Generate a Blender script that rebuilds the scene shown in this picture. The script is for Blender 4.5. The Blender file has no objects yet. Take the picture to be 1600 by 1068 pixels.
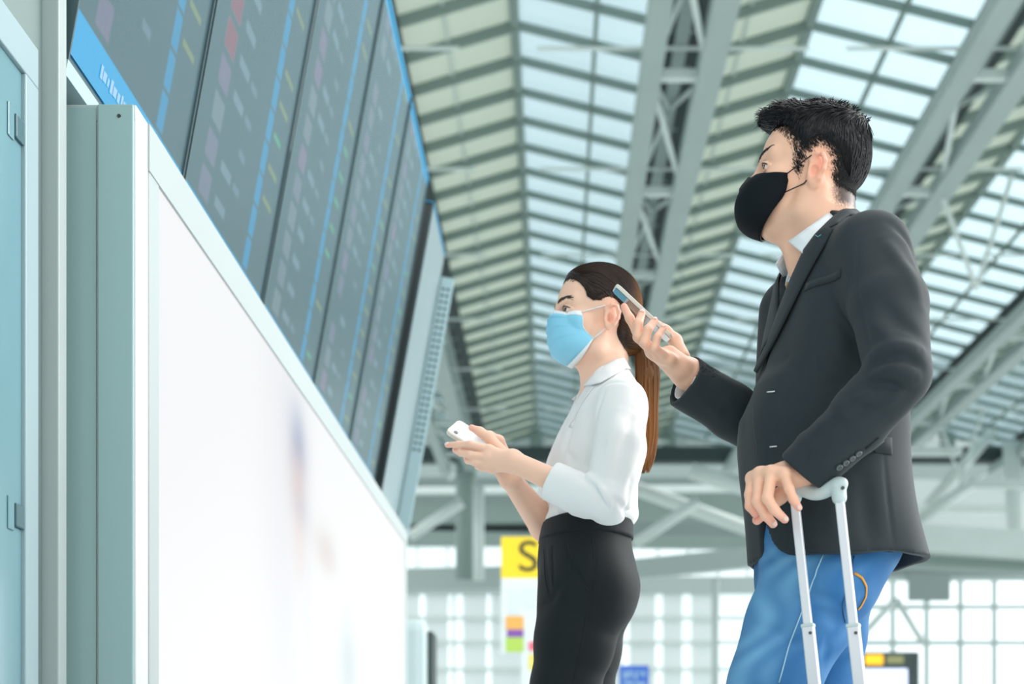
import bpy, bmesh, math, random
import numpy as np
from mathutils import Vector, Matrix

# ------------------------------------------------------------------ camera, sky, sun, exposure
SC = bpy.context.scene
COL = SC.collection
FPX, CX, CY, CAMZ = 2222.2, 866.0, 1195.0, 0.5      # focal length in pixels, building vanishing point, eye height
cam_d = bpy.data.cameras.new('camera')
cam_d.sensor_width = 36.0; cam_d.lens = 50.0
cam_d.shift_x = -(CX - 800.0) / 1600.0
cam_d.shift_y = (CY - 534.0) / 1600.0
cam_d.clip_start = 0.05; cam_d.clip_end = 600
cam_d.dof.use_dof = True; cam_d.dof.focus_distance = 2.72; cam_d.dof.aperture_fstop = 3.6
cam = bpy.data.objects.new('camera', cam_d)
cam.location = (0, 0, CAMZ); cam.rotation_euler = (math.radians(90), 0, 0)
COL.objects.link(cam); SC.camera = cam

SC.view_settings.view_transform = 'Standard'
SC.view_settings.look = 'None'
SC.view_settings.exposure = 0.70
SC.view_settings.gamma = 1.0
SC.view_settings.use_curve_mapping = False

world = bpy.data.worlds.new('sky'); SC.world = world
world.use_nodes = True
wn = world.node_tree.nodes; wl = world.node_tree.links
wn.clear()
SUN_DIR = Vector((0.80, 0.40, 0.45)).normalized()
tc = wn.new('ShaderNodeTexCoord')
dp = wn.new('ShaderNodeVectorMath'); dp.operation = 'DOT_PRODUCT'
dp.inputs[1].default_value = SUN_DIR
wl.new(tc.outputs['Generated'], dp.inputs[0])
rp = wn.new('ShaderNodeValToRGB')                    # bright hazy sky, whiter around the veiled sun
rp.color_ramp.elements[0].position = 0.0; rp.color_ramp.elements[0].color = (0.90, 0.955, 0.96, 1)
rp.color_ramp.elements[1].position = 1.0; rp.color_ramp.elements[1].color = (3.0, 3.0, 2.95, 1)
e = rp.color_ramp.elements.new(0.58); e.color = (0.90, 0.955, 0.96, 1)
wl.new(dp.outputs['Value'], rp.inputs['Fac'])
bgn = wn.new('ShaderNodeBackground'); bgn.inputs['Strength'].default_value = 1.0
wl.new(rp.outputs['Color'], bgn.inputs['Color'])
wo = wn.new('ShaderNodeOutputWorld'); wl.new(bgn.outputs[0], wo.inputs['Surface'])

sun_d = bpy.data.lights.new('veiled_sun', 'SUN'); sun_d.energy = 0.45; sun_d.angle = math.radians(12)
sun_d.color = (1.0, 0.98, 0.94)
sun = bpy.data.objects.new('veiled_sun', sun_d)
sun.rotation_euler = (-SUN_DIR).to_track_quat('-Z', 'Y').to_euler()
sun.location = (20, 20, 30); COL.objects.link(sun)

random.seed(7); RNG = np.random.default_rng(7)

def W(px, py, Y):
    """photo pixel at depth Y -> world point"""
    return np.array(((px - CX) * Y / FPX, Y, CAMZ + (CY - py) * Y / FPX))

# ------------------------------------------------------------------ materials
MATS = {}
def mat(name, col, rough=0.5, metal=0.0, spec=0.5, **kw):
    if name in MATS: return MATS[name]
    m = bpy.data.materials.new(name); m.use_nodes = True
    nt = m.node_tree; b = nt.nodes['Principled BSDF']
    b.inputs['Base Color'].default_value = (*col, 1)
    b.inputs['Roughness'].default_value = rough
    b.inputs['Metallic'].default_value = metal
    b.inputs['Specular IOR Level'].default_value = spec
    if kw.get('emit'):
        b.inputs['Emission Color'].default_value = (*kw['emit'], 1)
        b.inputs['Emission Strength'].default_value = kw.get('es', 1.0)
    if kw.get('coat'):
        b.inputs['Coat Weight'].default_value = kw['coat']; b.inputs['Coat Roughness'].default_value = 0.08
    if kw.get('sss'):
        b.inputs['Subsurface Weight'].default_value = kw['sss']
        b.inputs['Subsurface Radius'].default_value = kw.get('ssr', (0.012, 0.005, 0.003))
        b.inputs['Subsurface Scale'].default_value = 1.0
    if kw.get('sheen'):
        b.inputs['Sheen Weight'].default_value = kw['sheen']; b.inputs['Sheen Roughness'].default_value = 0.4
    nv = kw.get('vary')                                  # (scale, amount): soft procedural tone variation
    if nv:
        t = nt.nodes.new('ShaderNodeTexCoord'); n = nt.nodes.new('ShaderNodeTexNoise')
        n.inputs['Scale'].default_value = nv[0]; n.inputs['Detail'].default_value = 4
        nt.links.new(t.outputs['Object'], n.inputs['Vector'])
        r = nt.nodes.new('ShaderNodeMapRange')
        r.inputs['To Min'].default_value = 1 - nv[1]; r.inputs['To Max'].default_value = 1 + nv[1]
        nt.links.new(n.outputs['Fac'], r.inputs['Value'])
        mx = nt.nodes.new('ShaderNodeVectorMath'); mx.operation = 'SCALE'
        mx.inputs[0].default_value = col
        nt.links.new(r.outputs[0], mx.inputs['Scale'])
        nt.links.new(mx.outputs['Vector'], b.inputs['Base Color'])
    nb = kw.get('bump')                                  # (scale, strength)
    if nb:
        t = nt.nodes.new('ShaderNodeTexCoord'); n = nt.nodes.new('ShaderNodeTexNoise')
        n.inputs['Scale'].default_value = nb[0]; n.inputs['Detail'].default_value = 3
        nt.links.new(t.outputs['Object'], n.inputs['Vector'])
        bp = nt.nodes.new('ShaderNodeBump'); bp.inputs['Strength'].default_value = nb[1]
        bp.inputs['Distance'].default_value = 0.001
        nt.links.new(n.outputs['Fac'], bp.inputs['Height']); nt.links.new(bp.outputs[0], b.inputs['Normal'])
    MATS[name] = m
    return m

def attr_mat(name, rough=0.5, spec=0.5, sss=0.0, ssr=(0.012, 0.005, 0.003), bump=None, attr='tint', sheen=0, coat=0):
    """colour from a point attribute made with the mesh"""
    m = mat(name, (1, 1, 1), rough, 0, spec, sss=sss, ssr=ssr, bump=bump, sheen=sheen, coat=coat)
    nt = m.node_tree; a = nt.nodes.new('ShaderNodeAttribute'); a.attribute_name = attr
    nt.links.new(a.outputs['Color'], nt.nodes['Principled BSDF'].inputs['Base Color'])
    return m

def glass_mat(name, tint, clear=0.6, trans=(0.8, 0.9, 0.92), gloss=0.08):
    m = bpy.data.materials.new(name); m.use_nodes = True
    nt = m.node_tree; nt.nodes.clear()
    o = nt.nodes.new('ShaderNodeOutputMaterial')
    t = nt.nodes.new('ShaderNodeBsdfTransparent'); t.inputs[0].default_value = (*tint, 1)
    d = nt.nodes.new('ShaderNodeBsdfTranslucent'); d.inputs[0].default_value = (*trans, 1)
    g = nt.nodes.new('ShaderNodeBsdfGlossy'); g.inputs['Roughness'].default_value = 0.03
    m1 = nt.nodes.new('ShaderNodeMixShader'); m1.inputs[0].default_value = clear
    nt.links.new(d.outputs[0], m1.inputs[1]); nt.links.new(t.outputs[0], m1.inputs[2])
    m2 = nt.nodes.new('ShaderNodeMixShader'); m2.inputs[0].default_value = gloss
    nt.links.new(m1.outputs[0], m2.inputs[1]); nt.links.new(g.outputs[0], m2.inputs[2])
    nt.links.new(m2.outputs[0], o.inputs['Surface'])
    MATS[name] = m
    return m

# ------------------------------------------------------------------ object helpers
def link(name, me, m=None, parent=None, loc=None):
    o = bpy.data.objects.new(name, me); COL.objects.link(o)
    if m is not None and me is not None and not me.materials: me.materials.append(m)
    if parent is not None: o.parent = parent
    if loc is not None: o.location = loc
    return o
def tag(o, label=None, cat=None, group=None, kind=None):
    if label: o['label'] = label
    if cat: o['category'] = cat
    if group: o['group'] = group
    if kind: o['kind'] = kind
    return o
def empty(name, loc=(0, 0, 0)):
    o = bpy.data.objects.new(name, None); COL.objects.link(o); o.location = loc; o.empty_display_size = 0.1
    bpy.context.view_layer.update()
    return o
def thing(name, label, cat, loc=(0, 0, 0), group=None):
    return tag(empty(name, loc), label, cat, group)

class MB:
    """collects boxes, bars, tubes, sheets; build() links them as one mesh object"""
    def __init__(s): s.v = []; s.f = []
    def add(s, v, f):
        n = len(s.v); s.v += [tuple(map(float, p)) for p in v]; s.f += [tuple(i + n for i in q) for q in f]; return s
    def box(s, lo, hi):
        (a, b, c), (d, e, f) = lo, hi
        return s.add([(a,b,c),(d,b,c),(d,e,c),(a,e,c),(a,b,f),(d,b,f),(d,e,f),(a,e,f)],
                     [(3,2,1,0),(4,5,6,7),(0,1,5,4),(1,2,6,5),(2,3,7,6),(3,0,4,7)])
    def bar(s, a, b, w, h, up=(0, 0, 1)):
        a = np.array(a, float); b = np.array(b, float); d = b - a; d /= np.linalg.norm(d)
        u = np.array(up, float); x = np.cross(d, u)
        if np.linalg.norm(x) < 1e-4: x = np.cross(d, (1, 0, 0))
        x /= np.linalg.norm(x); z = np.cross(x, d)
        v = [p + sx * x * w / 2 + sz * z * h / 2 for p in (a, b) for sx, sz in ((-1,-1),(1,-1),(1,1),(-1,1))]
        return s.add(v, [(0,1,2,3),(7,6,5,4),(1,0,4,5),(2,1,5,6),(3,2,6,7),(0,3,7,4)])
    def tube(s, pts, r, n=10, cap=True):
        pts = np.array(pts, float); m = len(pts)
        r = np.full(m, r, float) if np.isscalar(r) else np.array(r, float)
        t = np.gradient(pts, axis=0); t /= np.linalg.norm(t, axis=1)[:, None] + 1e-12
        u = np.cross(t[0], (0, 0, 1.0))
        if np.linalg.norm(u) < 1e-3: u = np.cross(t[0], (1.0, 0, 0))
        vs = []
        for i in range(m):
            u = u - t[i] * np.dot(u, t[i]); u /= np.linalg.norm(u) + 1e-12; w = np.cross(t[i], u)
            for k in range(n):
                a = 2 * math.pi * k / n
                vs.append(pts[i] + r[i] * (math.cos(a) * u + math.sin(a) * w))
        fs = [(i*n+k, i*n+(k+1) % n, (i+1)*n+(k+1) % n, (i+1)*n+k) for i in range(m-1) for k in range(n)]
        if cap: fs += [tuple(range(n-1, -1, -1)), tuple((m-1)*n + k for k in range(n))]
        return s.add(vs, fs)
    def prism(s, poly, nrm, th):
        """polygon (3D points) extruded by nrm*th"""
        n = len(poly); p = [np.array(q, float) for q in poly]; e = np.array(nrm, float) * th
        return s.add(p + [q + e for q in p], [tuple(range(n-1, -1, -1)), tuple(range(n, 2*n))] +
                     [(i, (i+1) % n, n+(i+1) % n, n+i) for i in range(n)])
    def grid(s, G, closed=False):
        a, b, _ = G.shape
        f = [(i*b+j, i*b+(j+1) % b, (i+1)*b+(j+1) % b, (i+1)*b+j) for i in range(a-1) for j in range(b if closed else b-1)]
        return s.add(G.reshape(-1, 3), f)
    def mesh(s, name, smooth=False):
        me = bpy.data.meshes.new(name); me.from_pydata(s.v, [], s.f); me.update()
        if smooth: me.polygons.foreach_set('use_smooth', [True] * len(me.polygons))
        return me
    def build(s, name, m, parent=None, smooth=False, bevel=0, solid=0, sub=0, off=0.0):
        o = link(name, s.mesh(name, smooth), m, parent)
        if parent is not None: o.matrix_parent_inverse = parent.matrix_world.inverted()
        if solid:
            md = o.modifiers.new('solid', 'SOLIDIFY'); md.thickness = solid; md.offset = off
        if sub:
            md = o.modifiers.new('sub', 'SUBSURF'); md.levels = md.render_levels = sub
        if bevel:
            md = o.modifiers.new('bev', 'BEVEL'); md.width = bevel; md.segments = 2; md.limit_method = 'ANGLE'
        return o
# ------------------------------------------------------------------ the hall: floor, folded roof, trusses
M_floor = mat('polished_floor', (0.62, 0.66, 0.65), 0.25, vary=(0.6, 0.06))
M_cream = None
def cream_panel():
    m = bpy.data.materials.new('cream_roof_panel'); m.use_nodes = True
    nt = m.node_tree; b = nt.nodes['Principled BSDF']; o = nt.nodes['Material Output']
    b.inputs['Base Color'].default_value = (0.64, 0.69, 0.63, 1); b.inputs['Roughness'].default_value = 0.7
    t = nt.nodes.new('ShaderNodeBsdfTranslucent'); t.inputs[0].default_value = (0.64, 0.69, 0.63, 1)
    mx = nt.nodes.new('ShaderNodeMixShader'); mx.inputs[0].default_value = 0.62
    nt.links.new(b.outputs[0], mx.inputs[1]); nt.links.new(t.outputs[0], mx.inputs[2]); nt.links.new(mx.outputs[0], o.inputs['Surface'])
    return m
M_cream = cream_panel()
M_sky_glass = glass_mat('skylight_glass', (0.60, 0.685, 0.71), 0.8, (0.6, 0.68, 0.70), 0.05)
M_steel = mat('grey_green_steel', (0.30, 0.37, 0.36), 0.5, vary=(0.8, 0.08))
M_purlin = mat('purlin_steel', (0.20, 0.27, 0.25), 0.55)
M_light_steel = mat('pale_steel', (0.56, 0.63, 0.61), 0.45, vary=(0.8, 0.06))
M_dark = mat('dark_gutter', (0.035, 0.055, 0.055), 0.7)

floor = MB().box((-60, -30, -0.1), (70, 130, 0)).build('floor', M_floor); tag(floor, kind='structure')

RX0, SP, ZR, DROP = -0.954, 7.11, 18.5, 0.97      # ridge line, fold spacing, ridge height, fold depth
WS, WC = 3.87, 3.24                               # skylight and cream widths across
Y0, Y1, DY = 26.0, 76.4, 1.68
NROW = int((Y1 - Y0) / DY)
ceiling = empty('ceiling', (0, 0, 0)); tag(ceiling, kind='structure')

def slab(dx, dz, dy, th):
    """tilted slab spanning (0,0,0)->(dx,dy,dz)"""
    n = np.array((-dz, 0, dx)); n = n / np.linalg.norm(n) * th * (1 if dx > 0 else -1)
    a = np.array((0, 0, 0.)); b = np.array((dx, 0, dz)); y = np.array((0, dy, 0))
    m = MB(); return m.prism([a, b, b + y, a + y], n, 1.0)
g = 0.06
pane_me = slab(WS/2 - g, -DROP/2 * (WS/2-g)/(WS/2), DY - g, 0.03).mesh('pane'); pane_me.materials.append(M_sky_glass)
panel_me = slab(-(WC/2 - g), -DROP/2 * (WC/2-g)/(WC/2), DY - g, 0.05).mesh('roof_panel'); panel_me.materials.append(M_cream)
pr_s = MB().bar((0, 0, -0.10), (WS, 0, -DROP - 0.10), 0.09, 0.20).mesh('purlin'); pr_s.materials.append(M_purlin)
pr_c = MB().bar((0, 0, -0.13), (-WC, 0, -DROP - 0.13), 0.09, 0.26).mesh('purlin'); pr_c.materials.append(M_purlin)
YL = NROW * DY
for k in range(-1, 5):
    x = RX0 + SP * k
    bay = MB().bar((x, Y0, ZR - 0.08), (x, Y0 + YL, ZR - 0.08), 0.22, 0.26).build('roof_bay', M_purlin, ceiling)
    # slender lines along the middle of each slope
    MB().bar((x + WS/2, Y0, ZR - DROP/2 - 0.08), (x + WS/2, Y0 + YL, ZR - DROP/2 - 0.08), 0.10, 0.12).build('mullion', M_purlin, bay)
    MB().bar((x - WC/2, Y0, ZR - DROP/2 - 0.05), (x - WC/2, Y0 + YL, ZR - DROP/2 - 0.05), 0.07, 0.06).build('batten', M_light_steel, bay)
    MB().box((x + WS - 0.45, Y0, ZR - DROP - 0.16), (x + WS + 0.65, Y0 + YL, ZR - DROP - 0.06)).build('gutter', M_dark, bay)
    far = k in (-1, 4)
    if far:
        mg, mc = MB(), MB()
        for r in range(NROW):
            y = Y0 + r * DY
            for c in range(2):
                for me_, mb_, dx in ((pane_me, mg, WS/2), (panel_me, mc, -WC/2)):
                    mb_.add([np.array(v.co) + (x + dx*c, y, ZR - DROP/2*c) for v in me_.vertices], [tuple(p.vertices) for p in me_.polygons])
        tag(mg.build('glazing', M_sky_glass, bay), kind='stuff'); tag(mc.build('roof_panels', M_cream, bay), kind='stuff')
    for r in range(NROW + 1):
        y = Y0 + r * DY
        link('purlin', pr_s, None, bay, (x, y, ZR)); link('purlin', pr_c, None, bay, (x, y, ZR))
        if r == NROW or far: continue
        for c in range(2):
            link('pane', pane_me, None, bay, (x + WS/2*c + g/2, y + g/2, ZR - DROP/2*c))
            link('roof_panel', panel_me, None, bay, (x - WC/2*c - g/2, y + g/2, ZR - DROP/2*c))
    # --- truss under the valley
    xv = x + WS; zt = ZR - DROP - 0.28
    xl, xr, zb = xv - 0.72, xv + 0.62, ZR - 2.2
    if k < 0: xl -= 0.9; xr -= 0.9
    tr = MB().box((xl - 0.24, Y0, zb - 0.22), (xl + 0.24, Y0 + YL, zb + 0.22)).build('roof_truss', M_steel, ceiling)
    MB().box((xr - 0.28, Y0, zb - 0.22), (xr + 0.28, Y0 + YL, zb + 0.22)).build('chord', M_steel, tr)
    MB().box((xv - 0.14, Y0, zt - 0.30), (xv + 0.14, Y0 + YL, zt)).build('chord', M_steel, tr)
    y = Y0; i = 0; step = 6.6
    cross = MB().bar((xl, 0, zb), (xr, 0, zb), 0.22, 0.22).mesh('cross_tie'); cross.materials.append(M_light_steel)
    diag = MB().bar((xl, 0, zb), (xr, step, zb), 0.13, 0.12).mesh('diagonal'); diag.materials.append(M_light_steel)
    s1 = MB().tube([(xl, 0, zb), (xv, step/2, zt - 0.2)], 0.06, 8).mesh('strut'); s1.materials.append(M_light_steel)
    s2 = MB().tube([(xr, 0, zb), (xv, step/2, zt - 0.2)], 0.06, 8).mesh('strut'); s2.materials.append(M_light_steel)
    s3 = MB().tube([(xl, step, zb), (xv, step/2, zt - 0.2)], 0.06, 8).mesh('strut'); s3.materials.append(M_light_steel)
    rod = MB().tube([(xr, 0, zb), (xr + 1.05, 0.2, zb - 2.6)], 0.07, 8).tube([(xr + 2.1, 0.4, zb + 0.6), (xr + 1.05, 0.2, zb - 2.6)], 0.07, 8).mesh('hanger'); rod.materials.append(M_light_steel)
    tie = MB().tube([(xl - 2.6, 0, zb + 0.62), (xr + 2.3, 0, zb + 0.62)], 0.05, 8).mesh('tie_rod'); tie.materials.append(M_light_steel)
    while y < Y0 + YL - 0.5:
        link('cross_tie', cross, None, tr, (0, y, 0)); link('diagonal', diag, None, tr, (0, y, 0))
        for s in (s1, s2, s3): link('strut', s, None, tr, (0, y, 0))
        if i % 1 == 0:
            link('tie_rod', tie, None, tr, (0, y, 0))
        if i % 2 == 0 and k >= 1:
            link('hanger', rod, None, tr, (0, y, 0))
        y += step; i += 1
tag(MB().box((-12, Y1 - 0.3, 16.75), (34, Y1 + 0.5, 17.55)).build('gable_beam', M_dark, ceiling))
for px in (700, 838, 1045, 1250, 1480):
    q = W(px, 660, Y1); MB().box((q[0] - 0.35, Y1 - 0.3, 17.5), (q[0] + 0.35, Y1 + 0.3, 18.7)).build('gable_post', M_purlin, ceiling)

# ------------------------------------------------------------------ far end of the hall
M_wall = mat('far_wall_panel', (0.15, 0.20, 0.195), 0.6, vary=(0.15, 0.10)); M_wall_hazed = mat('hazed_wall_panel', (0.42, 0.48, 0.47), 0.6, vary=(0.15, 0.10))  # second: same wall, bright haze at the right painted in as a paler colour
M_grey_beam = mat('grey_beam', (0.36, 0.43, 0.42), 0.5)
M_far_glass = glass_mat('far_glass', (0.93, 0.97, 0.98), 0.85, (0.8, 0.86, 0.87), 0.06)
M_blind = mat('pale_blind', (0.70, 0.77, 0.77), 0.7, vary=(0.2, 0.05))
D = 104.0
def bx(px0, py0, px1, py1, d, th):
    a = W(px0, py0, d); b = W(px1, py1, d)
    return (min(a[0], b[0]), d, min(a[2], b[2])), (max(a[0], b[0]), d + th, max(a[2], b[2]))
wall = empty('wall_back', (0, D, 0)); tag(wall, kind='structure')
MB().box(*bx(420, 560, 1290, 852, D, 0.6)).build('wall_panel', M_wall, wall); MB().box(*bx(1290, 560, 1900, 852, D, 0.6)).build('wall_panel', M_wall_hazed, wall)
MB().box(*bx(420, 900, 1300, 926, D - 0.3, 0.9)).build('wall_beam', M_grey_beam, wall)
# clerestory glazing between the beams, lower curtain wall
x = 560
while x < 1330:
    MB().box(*bx(x, 853, x + 44, 899, D, 0.06)).build('pane', M_far_glass, wall)
    MB().box(*bx(x + 44, 853, x + 47, 899, D, 0.25)).build('mullion', M_light_steel, wall)
    x += 47
slits = [(598, 8), (655, 10), (700, 7), (712, 12), (760, 8), (905, 14), (972, 12), (1024, 12), (1066, 15), (1112, 70), (1190, 60), (1260, 70)]
x = 560
for sx, sw in slits:
    MB().box(*bx(x, 926, sx, 1215, D, 0.2)).build('blind', M_blind, wall)
    MB().box(*bx(sx, 926, sx + sw, 1215, D, 0.06)).build('pane', M_far_glass, wall)
    x = sx + sw
MB().box(*bx(x, 926, 1345, 1215, D, 0.2)).build('blind', M_blind, wall)
for y in (962, 1000, 1042):
    MB().box(*bx(560, y, 1345, y + 6, D - 0.2, 0.2)).build('transom', M_light_steel, wall)
# right: open glazing with slender mullions
x = 1345
while x < 1760:
    MB().box(*bx(x, 905, x + 49, 1215, D, 0.06)).build('pane', M_far_glass, wall)
    MB().box(*bx(x + 48, 900, x + 54, 1215, D - 0.3, 0.4)).build('mullion', M_steel, wall)
    x += 53
for y in (900, 944, 1000):
    MB().box(*bx(1345, y, 1800, y + 7, D - 0.25, 0.3)).build('transom', M_steel, wall)
MB().box(*bx(1300, 852, 1900, 900, D, 0.6)).build('wall_panel', M_wall, wall)
for px, py in ((1445, 908), (1473, 908), (1445, 926), (1473, 926)):
    MB().box(*bx(px - 26, py - 12, px + 40, py + 30, D - 0.5, 0.2)).build('wall_panel', M_wall, wall) if (px, py) == (1445, 908) else None

# steelwork standing in front of the far wall: beams, columns, braces
def beam(name, p0, p1, d0, d1, w, h, m, label, cat, group=None, tube=False):
    a, b = W(*p0, d0), W(*p1, d1)
    o = MB().tube([a, b], w / 2, 12).build(name, m, smooth=True) if tube else MB().bar(a, b, w, h).build(name, m)
    return o
steel = empty('trim_1', (0, 84, 0)); tag(steel, kind='structure')
def st(name, *a, **k):
    o = beam(name, *a, **k); o.parent = steel; o.matrix_parent_inverse = steel.matrix_world.inverted(); return o
st('beam', (560, 736), (1260, 736), 90, 90, 0.8, 0.9, M_steel, 0, 0)
st('beam', (560, 767), (1260, 762), 88, 88, 0.5, 0.42, M_light_steel, 0, 0)
st('beam', (560, 785), (1260, 780), 95, 95, 0.5, 1.1, M_purlin, 0, 0)
st('beam', (560, 806), (1260, 800), 92, 92, 0.8, 1.2, M_purlin, 0, 0)
st('beam', (560, 838), (1260, 850), 92, 92, 0.8, 0.8, M_purlin, 0, 0)
st('beam', (560, 820), (840, 820), 93, 93, 0.5, 1.6, M_dark, 0, 0)
st('brace', (640, 838), (722, 784), 70, 70, 0.55, 0, M_light_steel, 0, 0, tube=True)
st('brace', (800, 870), (868, 830), 70, 70, 0.55, 0, M_light_steel, 0, 0, tube=True)
st('brace', (992, 850), (1090, 783), 70, 70, 0.55, 0, M_light_steel, 0, 0, tube=True)
st('brace', (1080, 735), (1210, 775), 74, 74, 0.9, 0, M_light_steel, 0, 0, tube=True)
st('brace', (930, 740), (1180, 830), 78, 78, 0.8, 0, M_light_steel, 0, 0, tube=True)
st('column', (748, 905), (748, 760), 72, 72, 0.55, 0, M_light_steel, 0, 0, tube=True)
st('column', (728, 905), (728, 640), 76, 76, 1.1, 0, M_purlin, 0, 0, tube=True)
st('column', (1118, 1210), (1118, 905), 95, 95, 0.5, 0, M_grey_beam, 0, 0, tube=True)
st('beam', (560, 908), (800, 903), 80, 80, 1.0, 1.25, M_grey_beam, 0, 0)
st('beam', (960, 893), (1260, 862), 80, 80, 1.0, 1.1, M_grey_beam, 0, 0)
# right side steelwork
st('beam', (1300, 705), (1502, 705), 66, 66, 0.5, 0.36, M_light_steel, 0, 0)
st('beam', (1300, 728), (1700, 735), 84, 84, 0.8, 1.2, M_steel, 0, 0)
st('brace', (1430, 815), (1525, 752), 66, 66, 0.5, 0, M_light_steel, 0, 0, tube=True)
st('beam', (1500, 756), (1700, 757), 66, 66, 0.4, 0.4, M_light_steel, 0, 0)
st('beam', (1300, 793), (1700, 797), 80, 80, 0.5, 0.5, M_light_steel, 0, 0)
st('brace', (1590, 860), (1580, 690), 72, 72, 0.9, 0, M_light_steel, 0, 0, tube=True)
st('brace', (1600, 700), (1700, 790), 72, 72, 0.7, 0, M_light_steel, 0, 0, tube=True)
st('brace', (1450, 790), (1580, 640), 74, 74, 0.6, 0, M_light_steel, 0, 0, tube=True)
st('beam', (1380, 840), (1720, 862), 62, 62, 1.6, 1.15, M_light_steel, 0, 0)
st('beam', (1380, 872), (1720, 892), 63, 63, 1.6, 0.6, M_purlin, 0, 0)
st('brace', (1340, 1000), (1400, 935), 60, 60, 0.3, 0, M_light_steel, 0, 0, tube=True)
st('brace', (1400, 935), (1440, 1000), 60, 60, 0.3, 0, M_light_steel, 0, 0, tube=True)
# ------------------------------------------------------------------ flight screens, light box, glazed booth
M_frame = mat('satin_aluminium', (0.36, 0.41, 0.415), 0.5, 0.0, vary=(1.2, 0.04))
M_end = mat('teal_grey_panel', (0.29, 0.43, 0.43), 0.45, vary=(0.8, 0.05))
M_white = mat('white_enamel', (0.62, 0.64, 0.64), 0.5)
M_black = mat('black_plastic', (0.012, 0.02, 0.022), 0.4)
M_bracket = mat('galvanised_steel', (0.40, 0.55, 0.58), 0.4, 0.3)

LX, LTOP, LY0, LY1 = -0.85, 1.841, 2.89, 8.18
lb = thing('advertising_lightbox', 'long white lit advertising lightbox under the sloping flight screens', 'lightbox', (LX - 0.12, (LY0 + LY1) / 2, 0))
def lbm(lo, hi, name, m, bev=0.0): return MB().box(lo, hi).build(name, m, lb, bevel=bev)
lbm((-1.075, LY0, 0.0), (LX - 0.004, LY1, LTOP - 0.03), 'body', M_white)
fr = lbm((-1.08, LY0 - 0.004, LTOP - 0.035), (LX, LY1, LTOP), 'top_rail', M_frame, 0.004)
# sloped inner lip of the frame, bottom rail, end stiles
MB().prism([(LX + 0.005, LY0 + 0.08, LTOP - 0.002), (LX + 0.005, LY1, LTOP - 0.002), (LX + 0.005, LY1, LTOP - 0.075), (LX + 0.005, LY0 + 0.08, LTOP - 0.10)], (-1, 0, 0), 0.03).build('frame_lip', M_frame, lb)
lbm((LX - 0.03, LY0 + 0.085, 0.0), (LX + 0.003, LY0 + 0.16, LTOP - 0.004), 'stile', M_frame, 0.003)
lbm((LX - 0.03, LY0 - 0.002, 0.0), (LX + 0.001, LY0 + 0.085, LTOP), 'stile', M_white, 0.003)
lbm((LX - 0.03, LY1 - 0.10, 0.0), (LX + 0.003, LY1 + 0.002, LTOP), 'stile', M_frame, 0.003)
lbm((LX - 0.075, LY0 - 0.012, 0.0), (LX - 0.002, LY0 - 0.002, LTOP - 0.003), 'end_panel', M_end, 0.003)
lbm((LX - 0.25, LY0 - 0.006, 0.0), (LX - 0.079, LY0 - 0.002, LTOP - 0.006), 'end_panel', M_end, 0.002)
MB().tube([W(186, 181, LY0 - 0.0135), W(186, 181, LY0 - 0.011)], 0.004, 10).build('screw', M_black, lb)

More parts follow.
